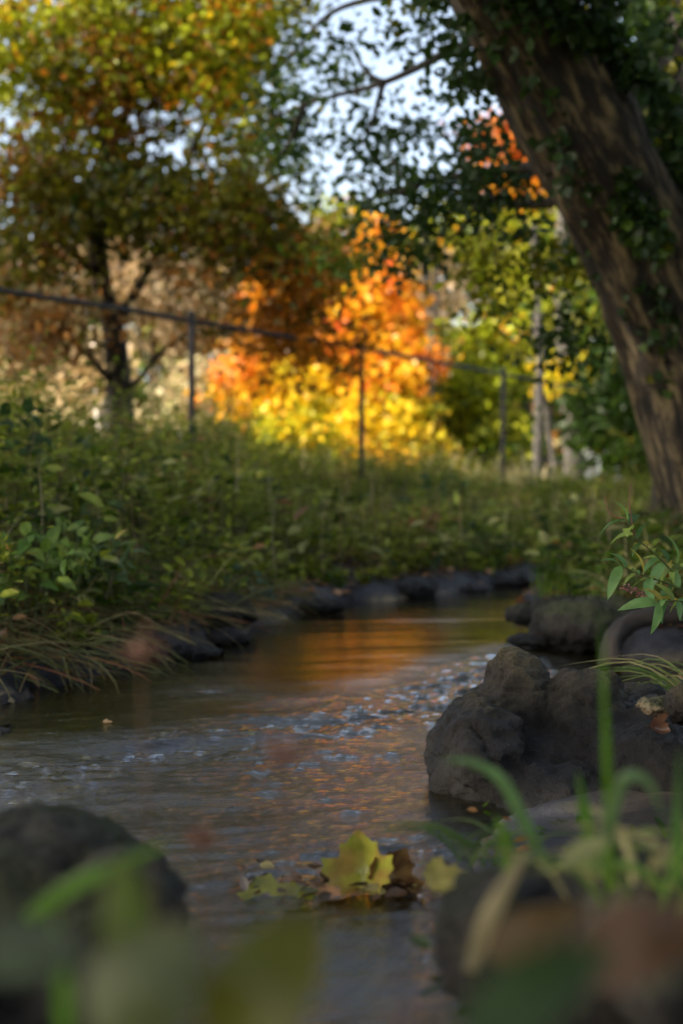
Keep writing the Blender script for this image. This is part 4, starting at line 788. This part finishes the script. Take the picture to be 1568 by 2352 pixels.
# big blurred leaves right in front of the lens
def near_leaf(label, pts, wd, col, stem=None, seed=0, cup=.25, col2=None):
    """broad simple leaf along pts (base -> tip)"""
    t = thing('foreground_leaf', pts[0], label, 'leaf'); a = Acc()
    pts_ = np.array([list(p) for p in pts]); n = 12; s_ = np.linspace(0, 1, n); k = len(pts_) - 1
    Q = np.array([[np.interp(x_ * k, np.arange(k + 1), pts_[:, c_]) for c_ in range(3)] for x_ in s_]); T_ = np.gradient(Q, axis=0); T_ /= np.linalg.norm(T_, axis=1)[:, None]
    vw = Q - np.array([0.03, 0, CH + .1]); S = np.cross(T_, vw); S /= np.linalg.norm(S, axis=1)[:, None]; Nn = np.cross(S, T_)
    wv = wd * .5 * np.sin(np.pi * np.clip(s_ ** .8 * .97 + .02, 0, 1)) ** .7; cols_ = []; V = []
    for j in np.linspace(-1, 1, 7): V.append(Q + S * (wv * j)[:, None] + Nn * (abs(j) * wv * cup * (1 if seed % 2 else -1))[:, None])
    V = np.concatenate(V); i = np.arange(n - 1); Fx = np.concatenate([np.stack([i + c_ * n, i + 1 + c_ * n, i + 1 + (c_ + 1) * n, i + (c_ + 1) * n], -1) for c_ in range(6)])
    cc = np.tile(np.array(col, float), (len(V), 1))
    cc = cc * .55
    if col2 is not None: kk = sstep(vnoise(V * 40, seed), -.3, .4)[:, None]; cc = cc * (1 - kk) + np.array(col2) * kk
    child(mesh('blade', V, Fx, M_leaf, None, cc), t)
    if stem: V_, F_, tt = tube(stem + [pts[0]], np.linspace(.0022, .0014, len(stem) + 1), 6, 5); child(Acc().add(V_, F_, (.10, .14, .04)).build('stem', M_leaf), t)
    return t
near_leaf('large blurred pale green leaf at the bottom left of centre', [P(230, 2400, .42), P(330, 2260, .42), P(450, 2130, .43)], .034, (.17, .19, .06), [P(150, 2650, .42)], 1)
near_leaf('large blurred yellow-green leaf at the bottom centre', [P(520, 2420, .42), P(600, 2270, .42), P(730, 2090, .44)], .032, (.16, .16, .012), [P(480, 2700, .42)], 2)
near_leaf('blurred upright yellow-green leaf over the dark rock at lower left', [P(300, 2270, .50), P(290, 2120, .50), P(285, 1960, .51)], .018, (.17, .22, .012), [P(330, 2600, .5)], 3)
near_leaf('pale blurred leaf at the lower left frame edge', [P(-60, 2190, .48), P(60, 2185, .48), P(200, 2200, .48)], .022, (.09, .12, .045), [P(-180, 2500, .48)], 4)
near_leaf('large blurred deep green leaf at the bottom right of centre', [P(1060, 2420, .40), P(1220, 2270, .41), P(1400, 2180, .42)], .022, (.05, .095, .012), [P(1000, 2700, .4)], 5)
near_leaf('large blurred rust orange leaf at the lower right edge', [P(1320, 2240, .52), P(1460, 2160, .52), P(1640, 2120, .53)], .028, (.22, .105, .04), None, 6, .25, (.10, .05, .02))
near_leaf('small blurred orange-tan leaf above the deep green one', [P(1120, 2200, .62), P(1220, 2140, .62), P(1340, 2085, .63)], .022, (.20, .115, .03), None, 7)
near_leaf('dull brown blurred leaf under the large pale green one', [P(250, 2330, .50), P(340, 2210, .50), P(420, 2100, .51)], .018, (.22, .12, .05), [P(210, 2600, .5)], 8)
near_leaf('pale yellow blurred leaf before the tall upright blade', [P(1290, 1990, .85), P(1345, 1950, .85), P(1400, 1925, .85)], .014, (.34, .36, .12), None, 9)
near_leaf('dim yellow-green blurred leaf in the lower right beside the grass tuft', [P(1560, 2120, .8), P(1600, 2080, .8), P(1660, 2090, .8)], .02, (.25, .24, .06), None, 10)
# two dark seed heads blurred in front of the water
for k, (u, v, d, lb_) in enumerate([(465, 1925, .85, 'dark blurred seed head over the water, lower left'), (325, 1490, .75, 'faint brown blurred seed head before the left waterline'), (650, 1725, .8, 'faint brown blurred seed head over the middle rapids')]):
    t = thing('seed_head', P(u, v, d), lb_, 'seed head'); q = P(u, v, d)
    pp = np.array([list(q + Vector(rng.normal(size=3) * [.006, .004, .0028])) for _ in range(60)]); V, Fs, cc = scatter(T_leaf(.6), pp, randdir(60), randdir(60), np.full(60, .005), pick([((.12, .05, .03), 1), ((.2, .1, .06), .5)], 60)); child(Acc().add(V, Fs, cc).build('head', M_leaf), t)
    V, Fx, tt = tube([q, P(u + 6, v + 250, d), P(u + 30, v + 600, d - .05), P(u + 40, 2700, d - .1)], [.0007, .0009, .001, .0012], 5, 5); child(Acc().add(V, Fx, (.10, .06, .03)).build('stem', M_leaf), t)
# near-bank ground cover at the bottom of the picture
a = Acc(); n = 260; xx = .10 + .6 * rng.random(n); yy = .55 + 1.3 * rng.random(n); k = sdist(xx, yy) > .03; b = np.stack([xx, yy, gz(xx, yy)], -1)[k]
weeds(b, .03 + .05 * rng.random(len(b)), 8, .022, [(DG, 1), (GR, 1), (BR, .8), ((.2, .13, .04), .6)], a, seed=9)
o = a.build('undergrowth', M_leaf, smooth=False); tag(o, 'dim low plants and litter on the near bank at lower right', 'undergrowth', kind='stuff')
